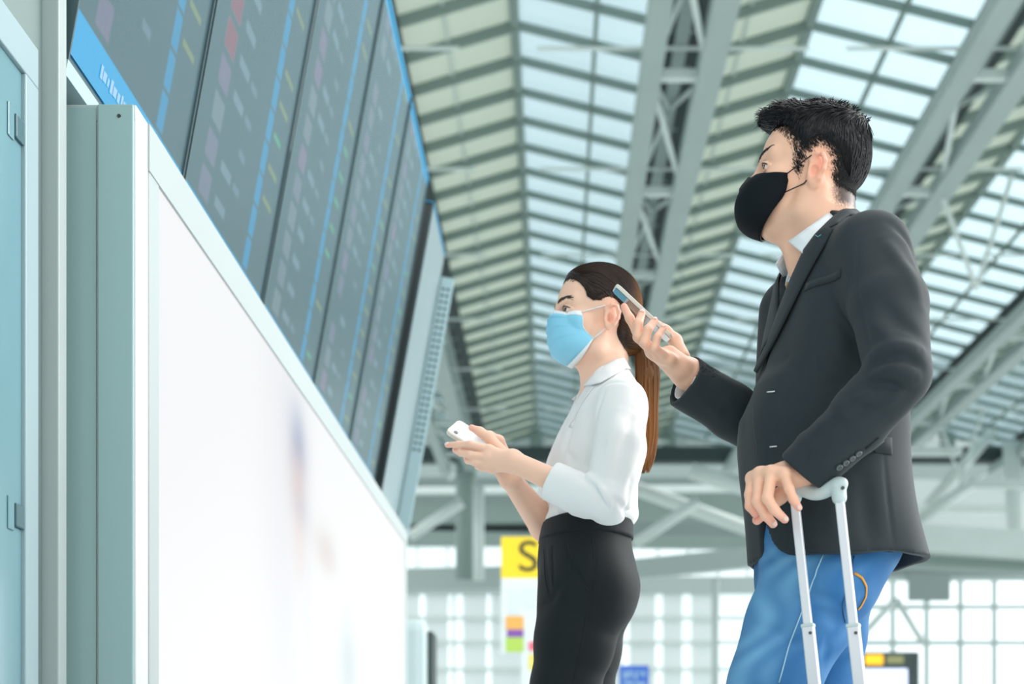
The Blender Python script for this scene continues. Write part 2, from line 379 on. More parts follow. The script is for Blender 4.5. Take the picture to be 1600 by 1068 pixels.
def poster_mat():
    """backlit print: white with a faint figure of pale blue and skin tones"""
    m = bpy.data.materials.new('backlit_poster'); m.use_nodes = True
    nt = m.node_tree; N = nt.nodes; L = nt.links; b = N['Principled BSDF']
    tc = N.new('ShaderNodeTexCoord'); sp = N.new('ShaderNodeSeparateXYZ'); L.new(tc.outputs['Object'], sp.inputs[0])
    def gauss(y, z, sy, sz):
        def term(o, c, s):
            a = N.new('ShaderNodeMath'); a.operation = 'SUBTRACT'; L.new(o, a.inputs[0]); a.inputs[1].default_value = c
            d = N.new('ShaderNodeMath'); d.operation = 'DIVIDE'; L.new(a.outputs[0], d.inputs[0]); d.inputs[1].default_value = s
            q = N.new('ShaderNodeMath'); q.operation = 'MULTIPLY'; L.new(d.outputs[0], q.inputs[0]); L.new(d.outputs[0], q.inputs[1]); return q
        s = N.new('ShaderNodeMath'); s.operation = 'ADD'
        L.new(term(sp.outputs['Y'], y, sy).outputs[0], s.inputs[0]); L.new(term(sp.outputs['Z'], z, sz).outputs[0], s.inputs[1])
        p = N.new('ShaderNodeMath'); p.operation = 'POWER'; p.inputs[0].default_value = math.exp(-1); L.new(s.outputs[0], p.inputs[1]); return p
    col = (0.97, 0.975, 0.985)
    cur = None
    def P2(px, py):                                   # photo pixel on the panel plane -> (y, z)
        Y = LX * FPX / (px - CX); return Y, CAMZ + (CY - py) * Y / FPX
    for px, py, sy, sz, c, f in ((445, 830, 0.35, 2.2, (0.78, 0.78, 0.83), 0.45), (467, 700, 0.17, 0.13, (0.30, 0.38, 0.58), 0.85), (467, 760, 0.17, 0.12, (0.82, 0.58, 0.52), 0.65),
                              (472, 800, 0.15, 0.07, (0.45, 0.50, 0.62), 0.5), (470, 855, 0.14, 0.12, (0.88, 0.70, 0.66), 0.5), (510, 862, 0.28, 0.09, (0.74, 0.64, 0.62), 0.65),
                              (545, 1040, 0.28, 0.20, (0.52, 0.66, 0.72), 0.6), (482, 950, 0.10, 0.5, (0.84, 0.87, 0.92), 0.5)):
        gy, gz = P2(px, py); q = gauss(gy, gz, sy, sz)
        fm = N.new('ShaderNodeMath'); fm.operation = 'MULTIPLY'; fm.inputs[1].default_value = f; L.new(q.outputs[0], fm.inputs[0])
        mx = N.new('ShaderNodeMix'); mx.data_type = 'RGBA'; L.new(fm.outputs[0], mx.inputs[0])
        if cur is None: mx.inputs[6].default_value = (*col, 1)
        else: L.new(cur, mx.inputs[6])
        mx.inputs[7].default_value = (*c, 1); cur = mx.outputs[2]
    L.new(cur, b.inputs['Emission Color']); b.inputs['Emission Strength'].default_value = 0.50
    b.inputs['Base Color'].default_value = (0.03, 0.03, 0.03, 1); b.inputs['Roughness'].default_value = 0.4; b.inputs['Specular IOR Level'].default_value = 0.2
    return m
pm = MB().box((LX - 0.02, LY0 + 0.16, 0.06), (LX - 0.001, LY1 - 0.10, LTOP - 0.055)).build('lit_poster', poster_mat(), lb)

def screen_mat():
    """departures table: rows of small text blocks, logo column, blue gate column, status column"""
    m = bpy.data.materials.new('flight_table'); m.use_nodes = True
    nt = m.node_tree; N = nt.nodes; L = nt.links; b = N['Principled BSDF']
    b.inputs['Base Color'].default_value = (0.02, 0.035, 0.04, 1); b.inputs['Roughness'].default_value = 0.22
    b.inputs['Specular IOR Level'].default_value = 0.7
    uv = N.new('ShaderNodeUVMap'); sp = N.new('ShaderNodeSeparateXYZ'); L.new(uv.outputs[0], sp.inputs[0])
    U, V = sp.outputs['X'], sp.outputs['Y']
    oi = N.new('ShaderNodeObjectInfo')
    def mth(op, a, bb=None, cc=None):
        n = N.new('ShaderNodeMath'); n.operation = op
        for i, q in enumerate((a, bb, cc)):
            if q is None: continue
            if isinstance(q, (int, float)): n.inputs[i].default_value = q
            else: L.new(q, n.inputs[i])
        return n.outputs[0]
    row = mth('MULTIPLY', V, 17.0); ri = mth('FLOOR', row); rf = mth('FRACT', row)
    def rnd(seed):
        c = N.new('ShaderNodeCombineXYZ'); L.new(ri, c.inputs[0]); c.inputs[1].default_value = seed; L.new(mth('MULTIPLY', oi.outputs['Random'], 91.0), c.inputs[2])
        w = N.new('ShaderNodeTexWhiteNoise'); w.noise_dimensions = '3D'; L.new(c.outputs[0], w.inputs[0]); return w
    def band(x, lo, hi, s=0.012):
        a = N.new('ShaderNodeMapRange'); a.interpolation_type = 'SMOOTHSTEP'; L.new(x, a.inputs[0]); a.inputs[1].default_value = lo - s; a.inputs[2].default_value = lo + s
        c = N.new('ShaderNodeMapRange'); c.interpolation_type = 'SMOOTHSTEP'; L.new(x, c.inputs[0]); c.inputs[1].default_value = hi - s; c.inputs[2].default_value = hi + s
        return mth('MULTIPLY', a.outputs[0], mth('SUBTRACT', 1.0, c.outputs[0]))
    def cell(u0, u1, r0=0.25, r1=0.75, dens=None, seed=0.0):
        k = mth('MULTIPLY', band(U, u0, u1), band(rf, r0, r1, 0.06))
        if dens is not None: k = mth('MULTIPLY', k, mth('GREATER_THAN', rnd(seed).outputs['Value'], 1 - dens))
        return k
    base = (0.030, 0.060, 0.072)
    cur = None
    def lay(k, c, colsock=None):
        nonlocal cur
        mx = N.new('ShaderNodeMix'); mx.data_type = 'RGBA'; L.new(k, mx.inputs[0])
        if cur is None: mx.inputs[6].default_value = (*base, 1)
        else: L.new(cur, mx.inputs[6])
        if colsock is not None: L.new(colsock, mx.inputs[7])
        else: mx.inputs[7].default_value = (*c, 1)
        cur = mx.outputs[2]
    lay(cell(0.30, 0.42, 0.35, 0.65, 0.8, 1.0), (0.075, 0.12, 0.15))
    lay(cell(0.45, 0.53, 0.38, 0.62, 0.7, 2.0), (0.06, 0.10, 0.13))
    hs = N.new('ShaderNodeHueSaturation'); hs.inputs['Color'].default_value = (0.065, 0.075, 0.125, 1); hs.inputs['Saturation'].default_value = 0.8
    hh = N.new('ShaderNodeMapRange'); L.new(rnd(5.0).outputs['Value'], hh.inputs[0]); hh.inputs[3].default_value = 0.42; hh.inputs[4].default_value = 0.60
    L.new(hh.outputs[0], hs.inputs['Hue'])
    lay(cell(0.13, 0.24, 0.12, 0.88, 0.9, 3.0), None, hs.outputs['Color'])
    lay(cell(0.13, 0.24, 0.12, 0.88, 0.06, 4.0), (0.12, 0.04, 0.06))
    lay(cell(0.70, 0.765, 0.05, 0.95), (0.012, 0.13, 0.25))
    lay(cell(0.80, 0.93, 0.45, 0.62, 0.55, 6.0), (0.10, 0.13, 0.06))
    lay(cell(0.80, 0.90, 0.45, 0.62, 0.18, 7.0), (0.04, 0.18, 0.10))
    lay(mth('SUBTRACT', 1.0, band(V, 0.055, 0.985, 0.002)), (0.003, 0.20, 0.40))
    L.new(cur, b.inputs['Emission Color']); b.inputs['Emission Strength'].default_value = 1.0
    return m
M_screen = screen_mat()
SB = (-0.966, 1.92); ST = (-0.667, 3.57)              # screen plane bottom and top (x, z)
sdir = np.array((ST[0] - SB[0], 0, ST[1] - SB[1])); slen = np.linalg.norm(sdir); sdir /= slen
snrm = np.array((sdir[2], 0, -sdir[0]))               # towards the walkway
SW, SGAP = 0.965, 0.02
def sp_(y, t, out=0.0): return np.array((SB[0], y, SB[1])) + sdir * t * slen + snrm * out
glass_me = bpy.data.meshes.new('display')
glass_me.from_pydata([tuple(sp_(a, t, 0.0) - np.array((SB[0], 0, SB[1]))) for t in (0, 1) for a in (0.008, SW - 0.008)], [], [(0, 1, 3, 2)])
uvl = glass_me.uv_layers.new(name='UVMap')
for lp in glass_me.loops:
    uvl.data[lp.index].uv = ((0, 0), (1, 0), (0, 1), (1, 1))[lp.vertex_index]
glass_me.materials.append(M_screen)
def hous(y0, y1, t0, t1, o0, o1):
    return MB().add([sp_(y, t, o) for o in (o0, o1) for y, t in ((y0, t0), (y1, t0), (y1, t1), (y0, t1))],
                    [(3,2,1,0),(4,5,6,7),(0,1,5,4),(1,2,6,5),(2,3,7,6),(3,0,4,7)])
WHERE = ['with blue header lettering beside the glazed booth', 'second from the glazed booth', 'third from the glazed booth',
         'fourth from the glazed booth', 'beside the dark gap in the row', 'beyond the dark gap with perforated steel edge']
ys = [2.82, 3.645, 4.63, 5.61, 6.595, 7.80]
M_bezel = mat('screen_bezel', (0.05, 0.09, 0.10), 0.35)
M_blue_edge = mat('blue_edge_strip', (0.01, 0.25, 0.46), 0.4)
for i, y in enumerate(ys):
    w = 0.80 if i == 5 else SW
    if i == 4: w = 0.90
    if i == 0: w = 0.81
    s = thing('flight_information_screen', 'tall leaning flight information screen, ' + WHERE[i], 'screen', tuple(sp_(y + w / 2, 0, -0.03)), 'flight information screens above the lightbox')
    hous(y, y + w, -0.012, 1.008, -0.055, -0.004).build('housing', M_bezel if i != 5 else M_black, s)
    d = link('display', glass_me, None, s); d.matrix_parent_inverse = s.matrix_world.inverted()
    d.location = (SB[0], y, SB[1]); d.scale = (1, w / SW, 1)
    for v in (0.0, w - 0.006):
        hous(y + v, y + v + 0.006, -0.012, 1.008, -0.004, 0.006).build('bezel_strip', M_bezel, s)
    hous(y, y + w, 1.003, 1.012, -0.055, 0.004).build('bezel_strip', M_blue_edge, s)
    hous(y, y + w, -0.030, -0.012, -0.05, 0.006).build('bezel_strip', M_bracket, s)
    for v in (0.0, w):                                  # bright reveal beside the joint
        if i in (2, 3, 4) and v == 0.0: hous(y - 0.009, y - 0.001, 0.35, 0.8, -0.02, 0.002).build('joint_clip', M_frame, s)
    for t_, z_ in ((0.82, 3.30), (0.075, 2.04)):
        MB().bar((-1.186, y + w/2, z_), tuple(sp_(y + w/2, t_, -0.055)), 0.06, 0.06).build('mounting_arm', M_black, s)
    MB().bar((-1.13, y, 1.915), (-1.13, y + w, 1.915), 0.07, 0.05).build('support_rail', M_black, s)
    MB().bar((-1.06, y, 1.895), (-1.06, y + w, 1.895), 0.016, 0.016).build('support_rail', M_frame, s)
    if i == 0:
        # faint illegible lettering on the header band: a run of small uneven strokes
        M_let = mat('screen_lettering', (0.14, 0.2, 0.28), 0.6, emit=(0.05, 0.14, 0.22), es=1.0); rr2 = random.Random(3); yy = 3.0
        while yy < 3.24:
            ww = rr2.uniform(0.010, 0.022); hh_ = rr2.choice((0.010, 0.012, 0.017)); t0_ = 0.0245
            hous(yy, yy + ww, t0_ - hh_ * 0.35, t0_ + hh_ * 0.65, 0.0012, 0.0020).build('lettering_stroke', M_let, s); yy += ww + rr2.uniform(0.003, 0.010)
    if i == 5:
        pl = hous(y + w, y + w + 0.02, -0.02, 0.93, -0.06, 0.085).build('perforated_plate', M_bracket, s)
        hole = MB().tube([(0, 0, 0), (0, 0.003, 0)], 0.009, 8).mesh('hole'); hole.materials.append(M_black)
        for r in range(26):
            for c in (0.03, 0.06):
                h = link('hole', hole, None, pl); h.location = tuple(sp_(y + w - 0.002, 0.30 + r * 0.0235, c))
        hous(y + 0.0, y + w, -0.012, 1.0, 0.0005, 0.002).build('painted_glare', mat('glare_grey', (0.20, 0.27, 0.29), 0.3), s)  # opaque pale sheet: glare on this display painted as colour
# frame that carries the screens, behind them and the light box
sf = thing('screen_mounting_frame', 'dark steel post frame holding the row of flight screens from behind', 'frame', (-1.30, 5.6, 0))
for y in (3.0, 5.1, 7.0, 8.35):
    MB().box((-1.33, y - 0.05, 0), (-1.25, y + 0.05, 3.75)).build('post', M_black, sf)
for z in (2.0, 3.26):
    MB().box((-1.25, 2.83, z), (-1.192, 8.6, z + 0.08)).build('rail', M_black, sf)
MB().box((-1.9, 2.85, 1.97), (-1.192, 2.89, 1.99)).build('rail', M_frame, sf)
MB().box((-1.95, 2.83, 0.0), (-1.90, 8.6, 3.6)).build('back_panel', M_black, sf)
MB().box((-1.90, 3.1, 0.0), (-1.34, 3.14, 3.6)).build('back_panel', M_black, sf)

# glazed booth at the walkway end
gb = thing('glazed_booth', 'tall glazed metal booth with pale frame and bluish glass panel', 'booth', (-1.13, 2.0, 0))
BX = -0.987
M_bglass = mat('bluish_glass', (0.13, 0.26, 0.30), 0.2, 0.0, 0.5, coat=0.2, vary=(0.7, 0.10))
def g_(lo, hi, n, m, bev=0.003): return MB().box(lo, hi).build(n, m, gb, bevel=bev)
g_((BX - 0.015, 2.745, 0), (-0.956, 2.79, 4.2), 'post', mat('pale_post', (0.34, 0.40, 0.395), 0.45, vary=(2.0, 0.05)))
g_((BX - 0.06, 1.0, 0), (BX - 0.001, 2.745, 4.2), 'wall_panel', mat('grey_green_panel', (0.14, 0.20, 0.195), 0.6, vary=(3.0, 0.12)))
ztop = CAMZ + 1.37 * 0.987
M_bf = mat('pale_blue_frame', (0.27, 0.37, 0.40), 0.4)
g_((BX - 0.001, 1.0, ztop - 0.075), (BX + 0.012, 2.69, ztop), 'frame_rail', M_bf)
g_((BX - 0.001, 2.625, 0.1), (BX + 0.012, 2.69, ztop - 0.075), 'frame_stile', M_bf)
g_((BX - 0.001, 1.0, 0.1), (BX + 0.004, 2.625, ztop - 0.075), 'glass_panel', M_bglass)
for py in (212, 810):
    q = W(28, py, 2.63)
    g_((BX + 0.004, 2.585, q[2] - 0.022), (BX + 0.010, 2.625, q[2] + 0.022), 'hinge', mat('dark_hinge', (0.03, 0.10, 0.12), 0.4))
    g_((BX + 0.004, 2.555, q[2] - 0.03), (BX + 0.007, 2.583, q[2] + 0.03), 'hinge_plate', M_bglass)
MB().box((BX - 0.9, 1.0, 0), (BX - 0.86, 2.8, 4.2)).build('back_panel', M_end, gb)

# ------------------------------------------------------------------ signs and small things down the hall
M_yellow = mat('sign_yellow', (0.78, 0.58, 0.015), 0.4, emit=(0.80, 0.56, 0.01), es=0.12)
M_signw = mat('sign_white', (0.72, 0.78, 0.78), 0.5)
def flat_text(body, size, loc, m, parent, name='lettering', sx=1.0):
    cu = bpy.data.curves.new(name, 'FONT'); cu.body = body; cu.size = size; cu.extrude = 0.002; cu.align_x = 'CENTER'; cu.align_y = 'CENTER'
    t = bpy.data.objects.new('tmp', cu); COL.objects.link(t); bpy.context.view_layer.update()
    me = bpy.data.meshes.new_from_object(t); bpy.data.objects.remove(t)
    me.materials.clear(); me.materials.append(m)
    o = link(name, me, None, parent); o.matrix_parent_inverse = parent.matrix_world.inverted()
    o.location = tuple(loc); o.rotation_euler = (math.radians(90), 0, 0); o.scale = (sx, 1, 1)
    return o
def sbox(p, px0, py0, px1, py1, d, th, name, m): return MB().box(*bx(px0, py0, px1, py1, d, th)).build(name, m, p)
DS = 20.0
sg = thing('check_in_pylon', 'check-in pylon with yellow S panel over white notices', 'sign', tuple(W(824, 1250, DS) * (1, 1, 0)))
sbox(sg, 783, 838, 866, 903, DS, 0.25, 'yellow_panel', M_yellow)
sbox(sg, 783, 903, 866, 1020, DS, 0.2, 'notice_board', M_signw)
sbox(sg, 815, 1020, 866, 1251, DS, 0.2, 'post', M_signw)
flat_text('S', 0.62, W(825, 871, DS - 0.004), mat('sign_black', (0.02, 0.02, 0.015), 0.5), sg, 'letter', 1.1)
for px0, py0, px1, py1, c, n in ((790, 962, 818, 983, (0.80, 0.42, 0.10), 'orange'), (792, 983, 818, 995, (0.22, 0.08, 0.38), 'purple'), (790, 995, 818, 1018, (0.42, 0.62, 0.10), 'green'),
                              (826, 1002, 850, 1016, (0.80, 0.15, 0.22), 'red'), (826, 1022, 860, 1046, (0.80, 0.68, 0.15), 'yellow'), (795, 920, 812, 958, (0.66, 0.72, 0.78), 'grey'), (820, 918, 840, 950, (0.70, 0.74, 0.79), 'grey')):
    sbox(sg, px0, py0, px1, py1, DS - 0.012, 0.012, n + '_notice', mat(n + '_notice', c, 0.5))
bs = thing('blue_notice_sign', 'small blue notice sign on a post behind the woman', 'sign', tuple(W(991, 1200, 24) * (1, 1, 0)))
sbox(bs, 968, 1039, 1014, 1082, 24, 0.08, 'panel', mat('sign_blue', (0.03, 0.10, 0.38), 0.4, emit=(0.02, 0.08, 0.35), es=0.3))
sbox(bs, 988, 1082, 994, 1242, 24.02, 0.05, 'post', M_light_steel)
M_bl = mat('pale_blue_print', (0.25, 0.42, 0.62), 0.5)
for px0, py0, px1, py1 in ((974, 1048, 980, 1060), (982, 1047, 987, 1058), (989, 1049, 1001, 1052), (991, 1054, 996, 1061), (1003, 1048, 1008, 1056), (975, 1064, 990, 1069), (993, 1065, 1008, 1070)):
    sbox(bs, px0, py0, px1, py1, 23.985, 0.012, 'print_patch', M_bl)
gs = thing('gantry_sign', 'black overhead sign with yellow block and pale screen beyond the jeans', 'sign', tuple(W(1393, 1230, 30) * (1, 1, 0)))
sbox(gs, 1350, 1018, 1425, 1044, 30, 0.2, 'panel', mat('sign_dark', (0.03, 0.05, 0.05), 0.5))
sbox(gs, 1352, 1022, 1380, 1038, 29.98, 0.03, 'yellow_block', mat('sign_amber', (0.85, 0.45, 0.01), 0.4, emit=(0.85, 0.42, 0.01), es=0.5))
sbox(gs, 1386, 1024, 1412, 1036, 29.98, 0.03, 'text_block', mat('sign_olive', (0.28, 0.28, 0.12), 0.5))
sbox(gs, 1418, 1018, 1436, 1229, 30.1, 0.2, 'post', mat('sign_dark', (0.03, 0.05, 0.05)))
sbox(gs, 1350, 1044, 1418, 1100, 30, 0.12, 'screen', mat('pale_screen', (0.5, 0.55, 0.7), 0.4, emit=(0.55, 0.60, 0.85), es=0.7))
kx = thing('service_kiosk', 'rounded grey service kiosk with dark edge at the end of the lightbox', 'kiosk', tuple(W(655, 1290, 12) * (1, 1, 0)))
a0, a1 = bx(600, 966, 666, 1288, 12, 0.5)
MB().box((a0[0], a0[1], 0), a1).build('body', mat('kiosk_grey', (0.45, 0.55, 0.56), 0.4), kx, bevel=0.09)
a0, a1 = bx(664, 985, 677, 1288, 12.1, 0.4); MB().box((a0[0], a0[1], 0), a1).build('edge', M_dark, kx, bevel=0.02)
# ------------------------------------------------------------------ soft-body toolkit: smooth distance fields -> one continuous mesh
f32 = np.float32
def A(*p): return np.array(p, dtype=f32)
class Prim:
    __slots__ = ('fn', 'c', 'r')
    def __init__(s, fn, c=None, r=0.0): s.fn = fn; s.c = None if c is None else np.asarray(c, f32); s.r = r
def rc(a, b, ra, rb):
    a = np.asarray(a, f32); b = np.asarray(b, f32); ba = b - a; L2 = max(float(ba @ ba), 1e-9); dr = rb - ra
    def fn(P):
        q = P - a; h = np.clip(q @ ba / f32(L2), 0, 1); q = q - h[:, None] * ba
        return np.sqrt(np.einsum('ij,ij->i', q, q)) - (f32(ra) + h * f32(dr))
    return Prim(fn, (a + b) / 2, math.sqrt(L2) / 2 + max(ra, rb))
def ell(c, r, R=None):
    c = np.asarray(c, f32); r = np.asarray(r, f32); R = None if R is None else np.asarray(R, f32)
    def fn(P):
        q = P - c
        if R is not None: q = q @ R.T
        u = q / r; k0 = np.sqrt(np.einsum('ij,ij->i', u, u)); v = u / r; k1 = np.sqrt(np.einsum('ij,ij->i', v, v)) + f32(1e-6)
        return k0 * (k0 - 1) / k1
    return Prim(fn, c, float(r.max()))
def tbl(xs, *cols, n=200):
    """smooth tables: monotone dense resampling of rows (x ascending)"""
    xs = np.array(xs, float); X = np.linspace(xs[0], xs[-1], n); out = []
    for c in cols:
        c = np.array(c, float); m = np.zeros_like(c); d = np.diff(c) / np.diff(xs)
        m[1:-1] = (d[:-1] + d[1:]) / 2; m[0] = d[0]; m[-1] = d[-1]
        i = np.clip(np.searchsorted(xs, X) - 1, 0, len(xs) - 2); h = xs[i+1] - xs[i]; t = (X - xs[i]) / h
        out.append((2*t**3 - 3*t**2 + 1)*c[i] + (t**3 - 2*t**2 + t)*h*m[i] + (-2*t**3 + 3*t**2)*c[i+1] + (t**3 - t**2)*h*m[i+1])
    return X, out
def loft(rows, Y, th, off=0.0, n=2.3, z0=None, z1=None):
    """body of rounded-oval sections; rows (z, x_front, x_back, half_width) as seen from the side; turned by th"""
    rows = sorted(rows); z = [r[0] for r in rows]; s, c = math.sin(th), math.cos(th)
    ext = [(r[2] - r[1]) / 2 for r in rows]; cx = [(r[2] + r[1]) / 2 for r in rows]
    a = [math.sqrt(max(e*e - (r[3]*s)**2, 0.0004)) / c for e, r in zip(ext, rows)]
    X, (CXt, At, Bt) = tbl(z, cx, a, [r[3] for r in rows])
    zlo = z[0] if z0 is None else z0; zhi = z[-1] if z1 is None else z1
    def fn(P):
        zz = P[:, 2]; cx_ = np.interp(zz, X, CXt); a_ = np.interp(zz, X, At) + off; b_ = np.interp(zz, X, Bt) + off
        dx = P[:, 0] - cx_; dy = P[:, 1] - Y
        fa = -dx * c - dy * s; la = dx * s - dy * c
        k0 = (np.abs(fa / a_)**n + np.abs(la / b_)**n)**(1 / n)
        d = (k0 - 1) * np.minimum(a_, b_)
        return np.maximum(np.maximum(d, zz - zhi), zlo - zz).astype(f32)
    cen = (float(np.mean(cx)), Y, (zlo + zhi) / 2)
    p = Prim(fn, cen, math.hypot((zhi - zlo) / 2, max(max(r[3] for r in rows), max(ext)) + abs(off)) + 0.05)
    p_frame = lambda P: (np.interp(P[:, 2], X, CXt))
    loft.frame = lambda P: (lambda dx, dy: (-dx*c - dy*s, dx*s - dy*c))(P[:, 0] - np.interp(P[:, 2], X, CXt), P[:, 1] - Y)
    return p
def smin(a, b, k):
    if k <= 0: return np.minimum(a, b)
    h = np.maximum(k - np.abs(a - b), 0) / f32(k); return np.minimum(a, b) - h*h*f32(k/4)
class Field:
    def __init__(s): s.ops = []
    def u(s, p, k=0.0): s.ops.append(('u', p, k)); return s
    def s(s, p, k=0.0): s.ops.append(('s', p, k)); return s
    def i(s, p, k=0.0): s.ops.append(('i', p, k)); return s
    def d(s, p): s.ops.append(('d', p, 0.0)); return s
    def chain(s, pts, rs, k=0.0, k0=None):
        for i in range(len(pts) - 1): s.u(rc(pts[i], pts[i+1], rs[i], rs[i+1]), (k0 if (i == 0 and k0 is not None) else k))
        return s
    def __call__(s, P, cull=None):
        P = np.asarray(P, f32); d = np.full(len(P), 1.0, f32)
        for m, p, k in s.ops:
            if cull is not None and p.c is not None and np.linalg.norm(p.c - cull[0]) - p.r > cull[1] * 1.3 + k + 0.022: continue
            if m == 'd': d = d + p.fn(P); continue
            v = p.fn(P)
            if m == 'u': d = smin(d, v, k)
            elif m == 's': d = -smin(-d, v, k)
            else: d = -smin(-d, -v, k)
        return d
    def prim(s, c=None, r=0.0): return Prim(lambda P: s(P), c, r)
    def grad(s, P, e=0.0015):
        g = np.stack([s(P + o) - s(P - o) for o in np.eye(3, dtype=f32) * f32(e)], 1)
        return g / (np.linalg.norm(g, axis=1)[:, None] + 1e-9)
    def project(s, P, it=4):
        P = np.array(P, f32)
        for _ in range(it): P = P - s(P)[:, None] * s.grad(P)
        return P
    def hit(s, px, py, y0, y1, out=0.0):
        t = np.linspace(y0, y1, 500); R = np.stack([(px - CX) / FPX * t, t, CAMZ + (CY - py) / FPX * t], 1)
        d = s(R); i = np.argmax(d < 0)
        if d[i] >= 0: i = int(np.argmin(d)); return R[i].astype(float)
        if i > 0:
            w = d[i-1] / (d[i-1] - d[i]); p = R[i-1] + (R[i] - R[i-1]) * w
        else: p = R[0]
        if out: p = p + s.grad(p[None])[0] * out
        return p.astype(float)
    def hits(s, pts, y0, y1, out=0.0): return np.array([s.hit(a, b, y0, y1, out) for a, b in pts])
def plane(c, n, R=None):
    """half space on the +n side (inside = beyond), optionally only near c"""
    c = np.asarray(c, f32); n = np.asarray(n, f32); n = n / np.linalg.norm(n)
    if R is None: return Prim(lambda P: -((P - c) @ n))
    return Prim(lambda P: np.maximum(-((P - c) @ n), np.sqrt(((P - c)**2).sum(1)) - f32(R)), c, R)
def fold(pts, amp, w):
    """raised (amp > 0) or sunken ridge along a polyline"""
    pts = np.asarray(pts, f32); c = pts.mean(0); r = float(np.linalg.norm(pts - c, axis=1).max()) + 2.6 * w
    segs = [(pts[i], pts[i+1] - pts[i]) for i in range(len(pts) - 1)]
    L = sum(float(np.linalg.norm(b)) for a, b in segs)
    def fn(P):
        best = np.full(len(P), 1e3, f32); tt = np.zeros(len(P), f32); acc = 0.0
        for a, b in segs:
            l = float(np.linalg.norm(b)); q = P - a; h = np.clip(q @ b / f32(l*l + 1e-12), 0, 1); q = q - h[:, None] * b
            e = (q*q).sum(1); m = e < best; best = np.where(m, e, best); tt = np.where(m, (acc + h*l) / L, tt); acc += l
        return -f32(amp) * np.exp(-best / f32(w*w)) * (np.sin(np.pi * np.clip(tt, 0.04, 0.96))**0.6).astype(f32)
    return Prim(fn, c, r)
def wob(amp, sc, seed=0, ax=None):
    """gentle cloth unevenness"""
    r = np.random.default_rng(seed); K = (r.normal(size=(7, 3)) * sc).astype(f32); ph = r.uniform(0, 6.28, 7).astype(f32)
    if ax is not None: K = K * np.asarray(ax, f32)
    return Prim(lambda P: f32(amp / 2.6) * np.sin(P @ K.T + ph).sum(1))

def surf(field, lo, hi, res, B=16):
    lo = np.array(lo, float); hi = np.array(hi, float)
    nb = np.ceil((hi - lo) / (res * B)).astype(int); N = nb * B + 2
    bs = res * B; rad = bs * math.sqrt(3) / 2
    I = np.stack(np.meshgrid(*[np.arange(n) for n in nb], indexing='ij'), -1).reshape(-1, 3)
    cen = (lo + (I + 0.5) * bs).astype(f32)
    d0 = field(cen)
    I = I[np.abs(d0) < rad * 1.8 + 0.012]
    g = np.arange(B + 1); G = np.stack(np.meshgrid(g, g, g, indexing='ij'), -1).reshape(-1, 3)
    VI, VP, Q = [], [], []
    ed = [((0,0,0),(1,0,0)),((0,1,0),(1,1,0)),((0,0,1),(1,0,1)),((0,1,1),(1,1,1)),((0,0,0),(0,1,0)),((1,0,0),(1,1,0)),((0,0,1),(0,1,1)),((1,0,1),(1,1,1)),
          ((0,0,0),(0,0,1)),((1,0,0),(1,0,1)),((0,1,0),(0,1,1)),((1,1,0),(1,1,1))]
    st = np.array([1, N[0], N[0]*N[1]])
    for b in I:
        o = lo + b * bs; P = (o + G * res).astype(f32)
        d = field(P, (((o + bs / 2)).astype(f32), rad)).reshape(B+1, B+1, B+1)
        S = d < 0
        if S.all() or not S.any(): continue
        base = b * B
        c = S[:-1,:-1,:-1].astype(np.int8)
        tot = sum(S[i:B+i, j:B+j, k:B+k].astype(np.int8) for i in (0,1) for j in (0,1) for k in (0,1))
        act = np.argwhere((tot > 0) & (tot < 8))
        acc = np.zeros((len(act), 3)); cnt = np.zeros(len(act))
        for p, q in ed:
            ia = act + p; ib = act + q; da = d[ia[:,0],ia[:,1],ia[:,2]]; db = d[ib[:,0],ib[:,1],ib[:,2]]
            m = (da < 0) != (db < 0); t = np.where(m, da / np.where(m, da - db, 1), 0)
            acc += np.where(m[:,None], np.array(p) + (np.array(q) - p) * t[:,None], 0); cnt += m
        VI.append((act + base) @ st); VP.append(o + (act + acc / cnt[:,None]) * res)
        for ax in range(3):
            sl = [slice(0, B)] * 3; s2 = list(sl); s2[ax] = slice(1, B+1)
            s0, s1 = S[tuple(sl)], S[tuple(s2)]
            e = np.argwhere(s0 != s1)
            if not len(e): continue
            fl = s0[e[:,0],e[:,1],e[:,2]]; u, v = st[(ax+1) % 3], st[(ax+2) % 3]
            i0 = (e + base) @ st; q = np.stack([i0, i0 - u, i0 - u - v, i0 - v], 1)
            q[~fl] = q[~fl][:, ::-1]; Q.append(q)
    VI = np.concatenate(VI); VP = np.concatenate(VP); Q = np.concatenate(Q)
    o = np.argsort(VI); VI = VI[o]; VP = VP[o]
    R = np.searchsorted(VI, Q); R = np.clip(R, 0, len(VI) - 1); ok = (VI[R] == Q).all(1); R = R[ok]
    return VP, R[:, ::1]

def np_mesh(name, V, Q, tint=None, smooth=True):
    me = bpy.data.meshes.new(name); k = Q.shape[1]
    me.vertices.add(len(V)); me.vertices.foreach_set('co', np.asarray(V, f32).ravel())
    me.loops.add(Q.size); me.loops.foreach_set('vertex_index', Q.astype(np.int32).ravel())
    me.polygons.add(len(Q)); me.polygons.foreach_set('loop_start', np.arange(0, Q.size, k, dtype=np.int32))
    me.polygons.foreach_set('use_smooth', np.full(len(Q), smooth))
    if tint is not None:
        a = me.attributes.new('tint', 'FLOAT_COLOR', 'POINT'); t = np.ones((len(V), 4), f32); t[:, :3] = tint; a.data.foreach_set('color', t.ravel())
    me.update(calc_edges=True); me.validate()
    return me
def put(name, V, Q, m, parent, tint=None, smooth=True):
    o = link(name, np_mesh(name, V, Q, tint, smooth), m, parent)
    if parent is not None: o.matrix_parent_inverse = parent.matrix_world.inverted()
    return o
def skin(name, field, lo, hi, res, m, parent, tint=None):
    V, Q = surf(field, lo, hi, res)
    return put(name, V, Q, m, parent, None if tint is None else tint(V))
